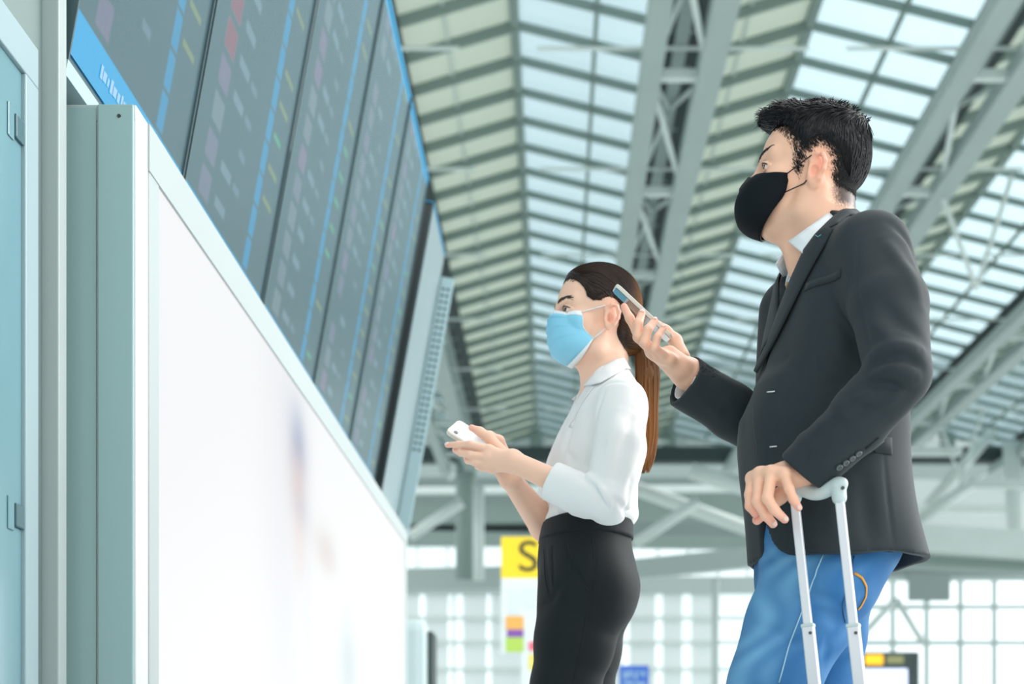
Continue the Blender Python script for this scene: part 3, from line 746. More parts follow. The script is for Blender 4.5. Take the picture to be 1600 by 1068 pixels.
def strands(paths, r0, r1, cols=None):
    """many tapered three-sided tubes as arrays; paths (n, m, 3)"""
    n, m, _ = paths.shape; T = np.gradient(paths, axis=1); T /= np.linalg.norm(T, axis=2, keepdims=True) + 1e-9
    u = np.cross(T, np.array((0.31, 0.52, 0.79))); u /= np.linalg.norm(u, axis=2, keepdims=True) + 1e-9; w = np.cross(T, u)
    tt = np.linspace(0, 1, m); R = (r0 + (r1 - r0) * tt**2)[None, :, None] * np.ones((n, 1, 1))
    V = np.stack([paths + R * (math.cos(a) * u + math.sin(a) * w) for a in (0, 2.094, 4.189)], 2)       # n m 3 3
    idx = np.arange(n * m * 3).reshape(n, m, 3)
    Q = np.stack([idx[:, :-1, :], np.roll(idx, -1, 2)[:, :-1, :], np.roll(idx, -1, 2)[:, 1:, :], idx[:, 1:, :]], -1).reshape(-1, 4)
    C = None if cols is None else np.repeat(np.repeat(cols[:, None, None, :], m, 1), 3, 2).reshape(-1, 3) if cols.ndim == 2 else np.repeat(cols[:, :, None, :], 3, 2).reshape(-1, 3)
    return V.reshape(-1, 3), Q, C
def join(*parts):
    vs, qs, cs, n = [], [], [], 0
    for V, Q, C in parts: vs.append(V); qs.append(Q + n); cs.append(C); n += len(V)
    return np.concatenate(vs), np.concatenate(qs), (np.concatenate(cs) if cs[0] is not None else None)
def sdpoly(x, y, poly):
    """signed distance to a 2D polygon, positive inside"""
    poly = np.asarray(poly, float); d = np.full(len(x), 1e9); ins = np.zeros(len(x), bool); n = len(poly)
    for i in range(n):
        a = poly[i]; b = poly[(i+1) % n]; e = b - a; wx = x - a[0]; wy = y - a[1]
        h = np.clip((wx*e[0] + wy*e[1]) / (e @ e), 0, 1); d = np.minimum(d, (wx - e[0]*h)**2 + (wy - e[1]*h)**2)
        c = ((a[1] <= y) & (b[1] > y)) | ((b[1] <= y) & (a[1] > y))
        with np.errstate(divide='ignore', invalid='ignore'):
            ins ^= c & (x < a[0] + (y - a[1]) * e[0] / (e[1] if e[1] else 1e-9))
    return np.where(ins, 1, -1) * np.sqrt(d)
def sstep(a, b, x): t = np.clip((x - a) / (b - a), 0, 1); return t*t*(3 - 2*t)

class Head:
    """head frame at the middle between the ears, turned by yaw (away from the camera > 0), tipped up by pitch"""
    def __init__(s, C, yaw, pitch, sc=1.0):
        y, p = math.radians(yaw), math.radians(pitch)
        f = np.array((-math.cos(y), math.sin(y), 0)); u = np.array((0, 0, 1.0)); s.l = np.cross(u, f)
        s.f = f * math.cos(p) + u * math.sin(p); s.u = np.cross(s.f, s.l); s.C = np.array(C, float); s.k = sc
        s.R = np.stack([s.f, s.l, s.u])
    def __call__(s, f, l, u): return s.C + s.k * (f*s.f + l*s.l + u*s.u)
    def loc(s, P): return (np.asarray(P, float) - s.C) @ s.R.T / s.k
    def e(s, c, r): return ell(s(*c), np.array(r) * s.k, s.R)
    def c(s, a, b, ra, rb): return rc(s(*a), s(*b), ra * s.k, rb * s.k)
    def skull(s, F):
        F.u(s.e((-0.005, 0, 0.056), (0.087, 0.076, 0.080)))
        F.u(s.e((0.030, 0, 0.048), (0.064, 0.066, 0.062)), 0.03)
        return F
    def face(s, F, jaw=1.0, nose=(0.117, 0.012), chin=0.0):
        s.skull(F)
        F.u(s.e((0.045, 0, -0.015), (0.047, 0.057, 0.070)), 0.025)
        F.u(s.e((0.042, 0, -0.055 + chin*1.2), (0.044, 0.046, 0.043)), 0.02)
        for q in (-1, 1):
            F.u(s.c((0.004, q*0.054*jaw, -0.035), (0.012, q*0.050*jaw, -0.068), 0.016, 0.015), 0.02)
            F.u(s.c((0.012, q*0.050*jaw, -0.068), (0.064, q*0.014, -0.083 + chin), 0.015, 0.014), 0.02)
            F.u(s.e((0.060, q*0.044, -0.006), (0.024, 0.020, 0.020)), 0.02)
            F.u(s.c((0.088, q*0.012, 0.036), (0.070, q*0.048, 0.038), 0.011, 0.011), 0.014)
        F.u(s.e((0.070, 0, -0.081 + chin), (0.017, 0.020, 0.015)), 0.015)
        F.u(s.e((0.084, 0, -0.050), (0.014, 0.026, 0.022)), 0.015)
        F.u(s.c((0.095, 0, 0.026), (nose[0], 0, -0.014), 0.007, nose[1]), 0.012)
        for q in (-1, 1):
            F.s(s.e((0.099, q*0.036, 0.017), (0.021, 0.020, 0.0125)), 0.010)
            F.u(s.e((0.068, q*0.034, 0.0165), (0.0115, 0.015, 0.0115)), 0.004)
            for sg, u0 in ((1, 0.0222), (-1, 0.0098)):                    # upper and lower lid wrap the eyeball
                lidf = Field().u(ell(s(0.0768, q*0.0348, 0.0165), np.full(3, 0.0146*s.k), s.R)); lidf.i(Prim((lambda c_, n_: lambda P: ((P - c_) @ n_))(s(0.0768, q*0.0348, u0).astype(f32), (-sg*s.u).astype(f32))), .001)
                F.u(lidf.prim(s(0.0768, q*0.0348, 0.0165), 0.016*s.k), 0.003)
            lid = [s(0.085, q*0.0180, 0.0145), s(0.0905, q*0.0265, 0.0228), s(0.0905, q*0.036, 0.0252), s(0.0862, q*0.0445, 0.0220), s(0.078, q*0.0505, 0.0160)]
            F.chain(lid, [0.0022*s.k] * 5, 0.003)
            low = [s(0.085, q*0.0180, 0.0145), s(0.0890, q*0.0275, 0.0095), s(0.0885, q*0.037, 0.0085), s(0.0845, q*0.0455, 0.0105), s(0.078, q*0.0505, 0.0160)]
            F.chain(low, [0.002*s.k] * 5, 0.004)
        for q in (-1, 1): s.ear(F, q)
        return F
    def ear(s, F, q):
        E = lambda f, u, o=0.0: s(-0.007 + f*0.9, q * (0.0775 + o - f * 0.60), -0.001 + u*0.86)     # flares away from the skull
        F.u(ell(E(0, 0), np.array((0.015, 0.0045, 0.026)) * s.k, s.R), 0.006)
        hel = [E(0.013, 0.006, 0.001), E(0.012, 0.022, 0.004), E(0.001, 0.031, 0.006), E(-0.011, 0.026, 0.007), E(-0.0165, 0.012, 0.007), E(-0.015, -0.004, 0.006), E(-0.007, -0.019, 0.004), E(0.003, -0.027, 0.002), E(0.010, -0.020, 0.001)]
        F.chain(hel, np.array([0.0035, .0038, .0040, .0042, .0042, .0042, .0048, .0060, .0048]) * s.k, 0.003)
        F.s(ell(E(0.003, -0.004, 0.007), np.array((0.0080, 0.0085, 0.0115)) * s.k, s.R), 0.002)
        F.s(ell(E(-0.003, 0.016, 0.009), np.array((0.0078, 0.0062, 0.0090)) * s.k, s.R), 0.002)
        F.u(rc(E(0.0125, -0.001, 0.003), E(0.0125, -0.010, 0.003), 0.0040 * s.k, 0.0038 * s.k), 0.004)
    def eyes(s, parent, gaze, iris=(0.025, 0.014, 0.01)):
        mw = mat('eye_white', (0.78, 0.76, 0.75), 0.15, 0, 0.6); mi = mat('iris_dark', iris, 0.1, 0, 0.8)
        g = np.array(gaze, float); g /= np.linalg.norm(g)
        for q in (1, -1):
            bm = bmesh.new(); bmesh.ops.create_uvsphere(bm, u_segments=24, v_segments=16, radius=0.0132 * s.k)
            rot = Vector((0, 0, 1)).rotation_difference(Vector(g)).to_matrix(); c = s(0.0768, q * 0.0348, 0.0165)
            for v in bm.verts: v.co = rot @ v.co + Vector(c)
            me = bpy.data.meshes.new('eye'); bm.to_mesh(me); bm.free(); me.materials.append(mw); me.materials.append(mi)
            for p in me.polygons:
                p.use_smooth = True
                if (np.array(p.center) - c) @ g > 0.0132 * s.k * 0.87: p.material_index = 1
            o = link('eye', me, None, parent); o.matrix_parent_inverse = parent.matrix_world.inverted()
    def brow(s, F, parent, m, pts, th, n=160, seed=1):
        r = np.random.default_rng(seed)
        for q in (1, -1):
            c = np.array([(a, q*b, u) for a, b, u in pts]); L = len(c) - 1; t = r.uniform(0, 0.97, n); i = np.minimum((t*L).astype(int), L-1); w = (t*L - i)[:, None]
            p = c[i]*(1-w) + c[i+1]*w; tan = c[np.minimum(i+1, L)] - c[i]; tan /= np.linalg.norm(tan, axis=1)[:, None]
            p[:, 2] += r.normal(0, th, n) * (1 - 0.7*t); d = tan + np.array((0, 0, 0.35)) * (0.8 - t)[:, None]
            P = s.C + s.k * (p @ s.R); Dd = d @ s.R
            path = np.stack([F.project(P + Dd * 0.0032 * k) for k in range(3)], 1); path += F.grad(path.reshape(-1, 3)).reshape(path.shape) * np.array((0.0002, 0.0009, 0.0008))[None, :, None]
            V, Q, _ = strands(path, 0.0007, 0.0003); put('eyebrow', V, Q, m, parent)
def mask_sheet(h, mid, side, nt=17, ns=25, bulge=1.0, pw=0.85):
    """mask surface: mid = profile points (f,u) from nose to chin, side = edge points (f,l,u)"""
    t = np.linspace(0, 1, nt); mi = np.linspace(0, 1, len(mid)); si = np.linspace(0, 1, len(side))
    _, (mf, mu) = tbl(mi, [p[0] for p in mid], [p[1] for p in mid], n=nt); _, (sf, sl, su) = tbl(si, [p[0] for p in side], [p[1] for p in side], [p[2] for p in side], n=nt)
    G = np.zeros((nt, ns, 3))
    for j, a in enumerate(np.linspace(-1, 1, ns)):
        w = np.cos(abs(a) * math.pi / 2)**pw; l = np.sin(abs(a) * math.pi / 2)**bulge * np.sign(a)
        for i in range(nt): G[i, j] = h(sf[i] + (mf[i] - sf[i]) * w, sl[i] * l, su[i] + (mu[i] - su[i]) * (w if i > nt*0.6 else (1 - abs(l)**1.25) * (1 - i/(nt*0.6)) + w * (i/(nt*0.6))))
    return G
def off_skin(F, G, out=.0025):
    sh = G.shape; P = G.reshape(-1, 3).copy()
    for _ in range(5): Q = P.astype(f32); P = P + F.grad(Q) * np.clip(out - F(Q), 0, .004)[:, None]
    return P.reshape(sh)
def strap(F, a, b, r, name, m, parent, n=9, out=.0012):
    t = np.linspace(0, 1, n)[:, None]; P = np.array(a)*(1-t) + np.array(b)*t; Q = P.astype(f32); d = F(Q); G = F.grad(Q)
    P = P + G * np.maximum(out - d, 0)[:, None]                 # lies on the skin where the straight line would cut it
    for _ in range(4): Q = P.astype(f32); P = P + F.grad(Q) * np.maximum(out - F(Q), 0)[:, None]
    return MB().tube(P, r, 6).build(name, m, parent, smooth=True)
def hand(F, wrist, fingers, thumb, rw, k=0.010, fs=1.0):
    """palm from wrist to the knuckles, four separate fingers and a thumb; each finger = list of points from knuckle to tip"""
    pal = []
    for i, fg in enumerate(fingers):
        F.u(rc(wrist, fg[0], rw * 0.8, 0.0105 * fs), 0.012); pal.append(np.array(fg[0]))
    for i in range(3): F.u(rc(pal[i], pal[i+1], 0.0100 * fs, 0.0095 * fs), 0.010)
    cen = np.mean(pal, 0); F.u(rc(wrist, (np.array(wrist) + cen) / 2, rw * 0.95, 0.016 * fs), 0.012)
    for i, fg in enumerate(fingers):
        sz = (1.0, 1.04, 1.0, 0.88)[i] * fs; g = Field(); n = len(fg)
        rr = np.interp(np.linspace(0, 1, n), (0, 0.35, 0.7, 1), (0.0100, 0.0088, 0.0080, 0.0066)) * sz
        g.chain(fg, rr, 0.004)
        c = np.mean(fg, 0); F.u(g.prim(c, max(np.linalg.norm(np.array(p) - c) for p in fg) + 0.012), 0.0035)
    g = Field(); n = len(thumb); g.chain(thumb, np.interp(np.linspace(0, 1, n), (0, 0.5, 1), (0.015, 0.0108, 0.0080)) * fs, 0.008)
    c = np.mean(thumb, 0); F.u(g.prim(c, max(np.linalg.norm(np.array(p) - c) for p in thumb) + 0.02), 0.008)
def nails(parent, fingers, F, m, outward):
    """small nail plates near the finger ends"""
    for fg, o in zip(fingers, outward):
        a, b = np.array(fg[-2]), np.array(fg[-1]); d = (b - a) / np.linalg.norm(b - a); o = np.array(o, float); o = o - d * (o @ d); o /= np.linalg.norm(o)
        c = b + d * 0.0002; w = np.cross(d, o); G = np.zeros((5, 5, 3))
        for i, u in enumerate(np.linspace(-1, 1, 5)):
            for j, v in enumerate(np.linspace(-1, 1, 5)):
                q = c + d * 0.0055 * u + w * 0.0045 * v * math.sqrt(max(1 - 0.35 * u * u, 0.1)) + o * 0.006; G[i, j] = q
        P = F.project(G.reshape(-1, 3)); P = P + F.grad(P) * 0.0004
        mb = MB().grid(P.reshape(5, 5, 3)); mb.build('fingernail', m, parent, smooth=True, solid=0.0006)
def ribbon(F, pts, y0, y1, w, out, name, m, parent, up=None, th=0.0012, n=None, caps=True):
    """narrow raised strip laid on a surface along photo points"""
    P = F.hits(pts, y0, y1)
    if n:
        s = np.linspace(0, 1, len(P)); P = np.stack([np.interp(np.linspace(0, 1, n), s, P[:, i]) for i in range(3)], 1)
        P = F.project(P)
    N = F.grad(P); T = np.gradient(P, axis=0); T /= np.linalg.norm(T, axis=1)[:, None]; S = np.cross(N, T)
    G = np.stack([P + N * out + S * w * a for a in (-0.5, 0.5)], 1)
    return MB().grid(G).build(name, m, parent, smooth=True, solid=th)
def disc(F, px, py, y0, y1, r, th, name, m, parent, out=0.0):
    p = F.hit(px, py, y0, y1); n = F.grad(np.array([p], f32))[0]
    return MB().tube([p + n * (out - 0.001), p + n * (out + th * 0.7), p + n * (out + th)], [r, r, r * 0.8], 16).build(name, m, parent, smooth=False)
# ------------------------------------------------------------------ person in the dark blazer
SKIN = np.array((0.86, 0.50, 0.35))
M_skin = attr_mat('skin', 0.42, 0.4, 0.12, bump=(900, 0.06))
M_nail = mat('nail', (0.80, 0.52, 0.44), 0.25)
M_blazer = mat('charcoal_wool', (0.020, 0.028, 0.033), 0.75, 0, 0.3, sheen=0.06, vary=(60, 0.12), bump=(1400, 0.25))
M_blazer_in = mat('blazer_lining', (0.010, 0.014, 0.018), 0.6)
M_shirt_w = mat('white_cotton', (0.80, 0.82, 0.84), 0.7, bump=(1500, 0.1))
M_btn = mat('dark_button', (0.035, 0.045, 0.05), 0.3)
M_amber = mat('amber_button', (0.55, 0.24, 0.06), 0.35)
M_maskb = mat('black_mask_cloth', (0.003, 0.006, 0.009), 0.8, 0, 0.2, bump=(1500, 0.15))
M_cord = mat('black_cord', (0.008, 0.010, 0.012), 0.6)
M_hairb = attr_mat('black_hair', 0.38, 0.25)

YM = 2.65
man = thing('person', 'person in charcoal blazer, blue jeans and black mask leaning on a suitcase handle', 'person', (0.50, YM, 0))
HM = Head((0.479, YM, 1.578), 9, 6, 1.0)
TH = math.radians(9)
ROWS = [(1.505, .452, .556, .070), (1.47, .440, .590, .120), (1.43, .432, .618, .178), (1.36, .418, .640, .200), (1.29, .400, .650, .200), (1.21, .378, .652, .190),
        (1.13, .352, .652, .178), (1.05, .350, .656, .172), (.97, .356, .668, .176), (.878, .362, .692, .184)]
P_tor = loft(ROWS, YM, TH, 0.0, 2.25, z0=0.874); frame_m = loft.frame
P_in = loft(ROWS, YM, TH, -0.019, 2.25, z0=0.5, z1=1.06)
P_body = loft(ROWS, YM, TH, -0.032, 2.2, z0=0.92)
P_shirt = loft(ROWS, YM, TH, -0.014, 2.25, z0=0.94)
Ftor = Field().u(P_tor)

# ---- body: head, neck, arms and hands in one skin
LW = W(1258, 738, 2.43); RW = W(1074, 583, 2.75)
Lel = np.array((.570, 2.335, 1.14)); Rel = np.array((.455, 2.84, 1.140))
FL = [  # left hand draped over the suitcase handle (index, middle, ring, little)
    [W(1176, 747, 2.455), W(1172, 772, 2.44), W(1172, 790, 2.435), W(1180, 802, 2.440)],
    [W(1188, 741, 2.435), W(1184, 783, 2.412), W(1196, 804, 2.412), W(1208, 818, 2.418)],
    [W(1206, 739, 2.415), W(1199, 778, 2.390), W(1210, 796, 2.388), W(1226, 811, 2.392)],
    [W(1226, 741, 2.400), W(1233, 763, 2.382), W(1240, 780, 2.380), W(1248, 793, 2.382)]]
TL = [W(1243, 752, 2.452), W(1218, 775, 2.468), W(1196, 797, 2.468), W(1183, 812, 2.462)]
FR = [  # right hand round the phone
    [W(1018, 549, 2.715), W(995, 517, 2.700), W(984, 497, 2.702), W(975, 479, 2.708)],
    [W(1024, 552, 2.703), W(997, 526, 2.668), W(997, 506, 2.668), W(1003, 489, 2.684)],
    [W(1033, 556, 2.692), W(1007, 535, 2.655), W(1012, 515, 2.654), W(1023, 501, 2.672)],
    [W(1045, 560, 2.684), W(1023, 543, 2.650), W(1027, 527, 2.648), W(1037, 512, 2.664)]]
TR = [W(1066, 558, 2.775), W(1055, 532, 2.795), W(1040, 517, 2.800), W(1024, 505, 2.795)]
Bm = Field()
HM.face(Bm)
Bm.u(rc(HM(-0.022, 0, -0.005), (0.505, YM, 1.42), 0.058, 0.060), 0.025)
Bm.u(rc(HM(0.028, 0, -0.085), (0.462, YM - 0.01, 1.44), 0.026, 0.030), 0.03)
Bm.u(rc(HM(-0.01, 0.052, -0.03), (0.475, YM - 0.045, 1.44), 0.016, 0.018), 0.03)
Bm.u(P_body, 0.03)
Bm.u(rc((.555, 2.50, 1.39), Lel, .045, .042), .02); Bm.u(rc(Lel, LW, .040, .027), .01)
Bm.u(rc((.475, 2.80, 1.39), Rel, .045, .042), .02); Bm.u(rc(Rel, RW, .040, .028), .01)
hand(Bm, LW, FL, TL, 0.029, fs=1.07); hand(Bm, RW, FR, TR, 0.028, fs=1.05)
Bm.u(rc(W(1062, 572, 2.72), W(1046, 552, 2.715), .020, .015), .012)      # heel of the right palm
HAIRM = [(.100, .098), (.080, .088), (.066, .076), (.055, .062), (.040, .040), (.036, .006), (.022, -.006), (.012, .030), (-.012, .044), (-.030, .030), (-.034, -.028), (-.044, -.056), (-.060, -.060), (-.2, -.05), (-.2, .3), (.15, .3), (.15, .12)]
def tint_man(V):
    q = HM.loc(V); c = np.tile(SKIN, (len(V), 1)); head = q[:, 2] > -0.12
    sd = sdpoly(q[:, 0], q[:, 2], HAIRM); nz = np.random.default_rng(4).normal(0, .003, len(V))
    fd = sstep(-0.003, 0.020, sd + nz) * head * (1 - sstep(.0765, .0785, np.abs(q[:, 1])))                   # close-cropped sides: hair colour through to the skin
    c = c * (1 - 0.93*fd[:, None]) + np.array((0.018, 0.016, 0.016)) * 0.93*fd[:, None]
    red = np.exp(-((q[:, 0] + .016)/.02)**2 - ((q[:, 2] - .006)/.035)**2) * sstep(.068, .078, np.abs(q[:, 1])) * (1 - fd)
    c = c * (1 + red[:, None] * np.array((.10, -.14, -.14)))
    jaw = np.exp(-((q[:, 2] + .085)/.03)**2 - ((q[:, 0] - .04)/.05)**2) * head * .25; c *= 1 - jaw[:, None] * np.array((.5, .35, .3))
    for tips in (FL, [TL], FR, [TR]):
        for fg in tips:
            d = np.linalg.norm(V - fg[-1], axis=1); c *= 1 + (np.exp(-(d/.014)**2) * .9)[:, None] * np.array((.06, -.22, -.16))
            for kn in fg[:-1]:
                d = np.linalg.norm(V - kn, axis=1); c *= 1 + (np.exp(-(d/.010)**2) * .5)[:, None] * np.array((.02, -.14, -.14))
    return np.clip(c, 0, 1)
body = skin('body', Bm, (.10, 2.28, .86), (.70, 2.92, 1.74), .0021, M_skin, man, tint_man)
HM.eyes(body, HM.f + HM.u * .10 + HM.l * 0.05)
HM.brow(Bm, body, mat('brow_hair', (.015, .012, .012), .6), [(.095, .012, .0395), (.092, .023, .0440), (.084, .034, .0455), (.072, .046, .0435)], .0021, 380, 3)
lash = [HM(.0862, .0182, .0148), HM(.0925, .0268, .0222), HM(.0926, .036, .0245), HM(.0882, .0448, .0212), HM(.0795, .0512, .0155)]
MB().tube(lash, [.0006, .0010, .0013, .0013, .0006], 6).build('eyelash', M_cord, body)
nails(body, FL[1:], Bm, M_nail, [(-.2, -1, .3)] * 3); nails(body, FR[1:], Bm, M_nail, [(.1, -.5, 1)] * 3)

# ---- hair: cropped sides, swept textured top
Sk = HM.skull(Field())
def hair_t(P):
    q = HM.loc(P); f, l, u = q[:, 0], q[:, 1], q[:, 2]; sd = sdpoly(f, u, HAIRM)
    top = sstep(.080, .125, u); front = sstep(.02, .085, f) * sstep(.085, .11, u)
    tm = .006 + .0075*top + .012*front + .006*sstep(-.02, -.09, f)*sstep(-.04, .02, u)
    tm = tm + .0016*np.sin(f*190 + l*120)*np.sin(l*230 - f*70)*top
    return np.where(sd > 0, np.minimum(sd*.55 - .0105 + .0135*top, tm), -.012).astype(f32)
Hf = Field(); Hf.u(Prim(lambda P: Sk(P) - hair_t(P)))
Hf.u(HM.e((.074, .0, .117), (.032, .044, .014)), .012)                      # quiff
Vh, Qh = surf(Hf, (.355, 2.54, 1.50), (.62, 2.76, 1.76), .0032)
r = np.random.default_rng(11); pick = r.choice(len(Vh), 9000); R0 = Vh[pick]; q0 = HM.loc(R0); t0 = hair_t(R0.astype(f32))
q_quiff = (q0[:, 2] > .105) & (q0[:, 0] > .045)
keep = ((t0 > .002) | q_quiff) & (Hf(R0.astype(f32)) < .002); R0 = R0[keep][:3600]; q0 = q0[keep][:3600]
crown = HM(-.055, .02, .135)
P = R0.astype(f32); path = [P.copy()]
top = sstep(.09, .125, q0[:, 2])[:, None]
Ln = (.010 + .024*top[:, 0] + r.uniform(0, .010, len(P)))[:, None]; LF = r.uniform(.0, 1.0, len(P))**2
for k in range(5):
    q = HM.loc(P); dirv = P - crown; dirv /= np.linalg.norm(dirv, axis=1)[:, None]
    dirv = dirv + HM.f * (0.9*top) - HM.u * (0.9*(1 - top)) - HM.f * .25*(1-top) + r.normal(0, .10, P.shape)
    N = Hf.grad(P); dirv -= N * (dirv*N).sum(1)[:, None]; dirv /= np.linalg.norm(dirv, axis=1)[:, None] + 1e-6
    lift = .0008 + .0019*k*top[:, 0]*LF
    Pn = P + dirv*Ln/5; Pn = Pn - (Hf(Pn) - lift)[:, None] * Hf.grad(Pn) * .8; P = Pn.astype(f32); path.append(P)
path = np.stack(path, 1)
shade = r.uniform(.5, 1.6, len(path))[:, None] * np.array((.011, .012, .014))
base = (Vh, Qh, np.tile((.008, .008, .009), (len(Vh), 1)))
# spiky ends of the quiff and crown
kq = (q0[:, 2] > .10) & (q0[:, 0] > .035); Rq = R0[kq][:420]; m_ = len(Rq); dq = HM.f*r.uniform(.5, 1.0, (m_, 1)) + HM.u*r.uniform(.0, .55, (m_, 1)) + HM.l*r.normal(0, .25, (m_, 1)); dq /= np.linalg.norm(dq, axis=1)[:, None]
lq = r.uniform(.010, .026, (m_, 1)); pq = np.stack([Rq - dq*lq*.4 + HM.u*.001, Rq + dq*lq*.1 + HM.u*.0035, Rq + dq*lq*.45 + HM.u*.0040, Rq + dq*lq*.75 + HM.u*r.uniform(-.002, .004, (m_, 1))], 1)
kc = (q0[:, 2] > .115) & (q0[:, 0] <= .035); Rc = R0[kc][:260]; m_ = len(Rc); dc = HM.f*r.normal(0, .5, (m_, 1)) + HM.u*r.uniform(.1, .5, (m_, 1)) + HM.l*r.normal(0, .5, (m_, 1)) - HM.f*.3; dc /= np.linalg.norm(dc, axis=1)[:, None]
pc_ = np.stack([Rc - dc*.002, Rc + dc*.004 + HM.u*.001, Rc + dc*.008, Rc + dc*.012], 1); pq = np.concatenate([pq, pc_])
# cropped hair of the faded sides and nape
R1 = Vs0 = surf(Sk, (.355, 2.54, 1.50), (.62, 2.76, 1.76), .006)[0]; R1 = R1[r.choice(len(R1), 60000)] + r.normal(0, .002, (60000, 3)); q1 = HM.loc(R1); sd1 = sdpoly(q1[:, 0], q1[:, 2], HAIRM)
kp = (sd1 > -.001) & (sd1 < .045) & (q1[:, 2] < .10) & (r.uniform(0, 1, len(R1)) < sstep(-.004, .02, sd1) + .08); R1 = Bm.project(R1[kp][:13000], 3)
d1 = -HM.u*.9 - HM.f*.55 + r.normal(0, .12, R1.shape); N1 = Bm.grad(R1); d1 -= N1*(d1*N1).sum(1)[:, None]; d1 /= np.linalg.norm(d1, axis=1)[:, None]
L1_ = (.0035 + .005*sstep(0, .03, sdpoly(HM.loc(R1)[:, 0], HM.loc(R1)[:, 2], HAIRM)))[:, None]
p1_ = np.stack([R1, R1 + d1*L1_*.5 + N1*.0010, R1 + d1*L1_ + N1*.0014], 1)
V, Q, C = join(base, strands(path, .0012, .0003, shade), strands(pq, .0016, .0002, r.uniform(.5, 1.5, (len(pq), 1))*np.array((.011, .012, .014))), strands(p1_, .00045, .0002, np.tile((.010, .010, .011), (len(p1_), 1))))
put('hair', V, Q, M_hairb, body, C)

# ---- black cloth mask
mk = mask_sheet(HM, [(.109, .006), (.122, -.008), (.132, -.028), (.136, -.050), (.128, -.076), (.110, -.091), (.084, -.099)], [(.044, .0665, -.005), (.043, .0665, -.012), (.041, .066, -.018), (.042, .0650, -.026), (.043, .064, -.033), (.050, .058, -.046)], 25, 33, .85, .75)
mk = off_skin(Bm, mk)
mask = MB().grid(mk).build('face_mask', M_maskb, man, smooth=True, solid=.0022, off=-1)
for q, j in ((1, -1), (-1, 0)):
    for a, b in ((mk[0, j], HM(.004, q*.076, .026)), (mk[-4, j], HM(.002, q*.0745, -.020))): strap(Bm, a, b, .0011, 'ear_loop', M_cord, mask)
MB().tube(mk[0], .0012, 6).build('hem', M_cord, mask, smooth=True); MB().tube(mk[-1], .0013, 6).build('hem', M_cord, mask, smooth=True)

# ---- white shirt and collar
Sh = Field().u(P_shirt); Sh.d(wob(.002, 30, 5))
def z_left():   # opening of the blazer: half width against height, read off the chest
    pts = Ftor.hits([(1186, 577), (1199, 541), (1215, 497), (1237, 440), (1259, 390), (1276, 367)], 2.4, 2.8)
    fa, la = frame_m(pts); return pts[:, 2], np.maximum(la, 0.004), fa
zl, ll, _ = z_left()
zl = np.concatenate([[zl[0] - .02], zl, [1.56]]); ll = np.concatenate([[0.0], ll, [max(ll.max(), .075) + .012]])
o_ = np.argsort(zl); zl, ll = zl[o_], np.maximum.accumulate(ll[o_])
def vcut(P):
    fa, la = frame_m(P); w = np.interp(P[:, 2], zl, ll)
    return np.maximum(np.maximum(np.abs(la - .001) - w, -(fa - .012)), (zl[0] - P[:, 2])).astype(f32)
shirt = skin('shirt', Sh, (.36, 2.42, .98), (.70, 2.90, 1.52), .0055, M_shirt_w, man)
def collar(top, tip, th, parent, name, m, nsub=24):
    """fold-over leaf: top edge points, lower edge points"""
    n = max(len(top), 2); s = np.linspace(0, 1, n)
    T = np.stack([np.interp(np.linspace(0, 1, nsub), s, np.array(top)[:, i]) for i in range(3)], 1)
    B = np.stack([np.interp(np.linspace(0, 1, nsub), np.linspace(0, 1, len(tip)), np.array(tip)[:, i]) for i in range(3)], 1)
    G = np.stack([T*(1-a) + B*a + np.array((0, 0, 0)) for a in np.linspace(0, 1, 6)], 1)
    return MB().grid(G).build(name, m, parent, smooth=True, solid=th)
ntop = [W(1231, 377, 2.615), W(1245, 368, 2.585), W(1266, 353, 2.568), W(1288, 337, 2.575), W(1306, 325, 2.600), (.5445, 2.640, 1.538), (.550, 2.68, 1.533), (.530, 2.730, 1.515), (.490, 2.742, 1.490), (.455, 2.71, 1.470), (.436, 2.665, 1.468)]
nbot = [W(1257, 398, 2.555), W(1268, 388, 2.545), W(1282, 372, 2.535), W(1304, 352, 2.545), W(1322, 340, 2.580), (.562, 2.640, 1.500), (.566, 2.69, 1.495), (.545, 2.752, 1.475), (.495, 2.768, 1.45), (.445, 2.735, 1.428), W(1212, 412, 2.675)]
cl = collar(ntop, nbot, .0022, shirt, 'collar', M_shirt_w, 40)
# inner stand below the leaf and the placket edge
stand = [W(1230, 378, 2.62), W(1228, 392, 2.612), W(1224, 420, 2.603), W(1219, 450, 2.598)]
disc(Sh, 1258, 388, 2.40, 2.7, .0058, .003, 'collar_button', M_amber, shirt, .009)
disc(Sh, 1231, 445, 2.45, 2.8, .0055, .003, 'button', M_amber, shirt)
ribbon(Sh, [(1243, 402), (1234, 425), (1222, 465), (1208, 508), (1198, 540)], 2.40, 2.8, .026, .0012, 'placket', M_shirt_w, shirt, n=14)

# ---- blazer
Jk = Field().u(P_tor)
Ls = [np.array(p) for p in ((.556, 2.480, 1.398), (.568, 2.400, 1.275), (.566, 2.335, 1.145), (.505, 2.368, 1.072), (.424, 2.420, 0.999))]
Jk.u(rc(Ls[0], Ls[1], .068, .062), .035); Jk.u(rc(Ls[1], Ls[2], .062, .057), .012)
lf = Field().chain(Ls[2:], [.057, .051, .044], .01)
ax = (Ls[4] - Ls[3]) / np.linalg.norm(Ls[4] - Ls[3])
lf.s(plane(Ls[4] - ax*.004, ax + np.array((.15, 0, -.1))), .002); lf.s(rc(Ls[4] - ax*.06, Ls[4] + ax*.02, .036, .040), .002)
Jk.u(lf.prim((Ls[2] + Ls[4]) / 2, .20), .006)
Rs = [np.array(p) for p in ((.470, 2.815, 1.395), (.452, 2.845, 1.150), (.350, 2.80, 1.200), (.246, 2.752, 1.247))]
Jk.u(rc(Rs[0], Rs[1], .066, .060), .03)
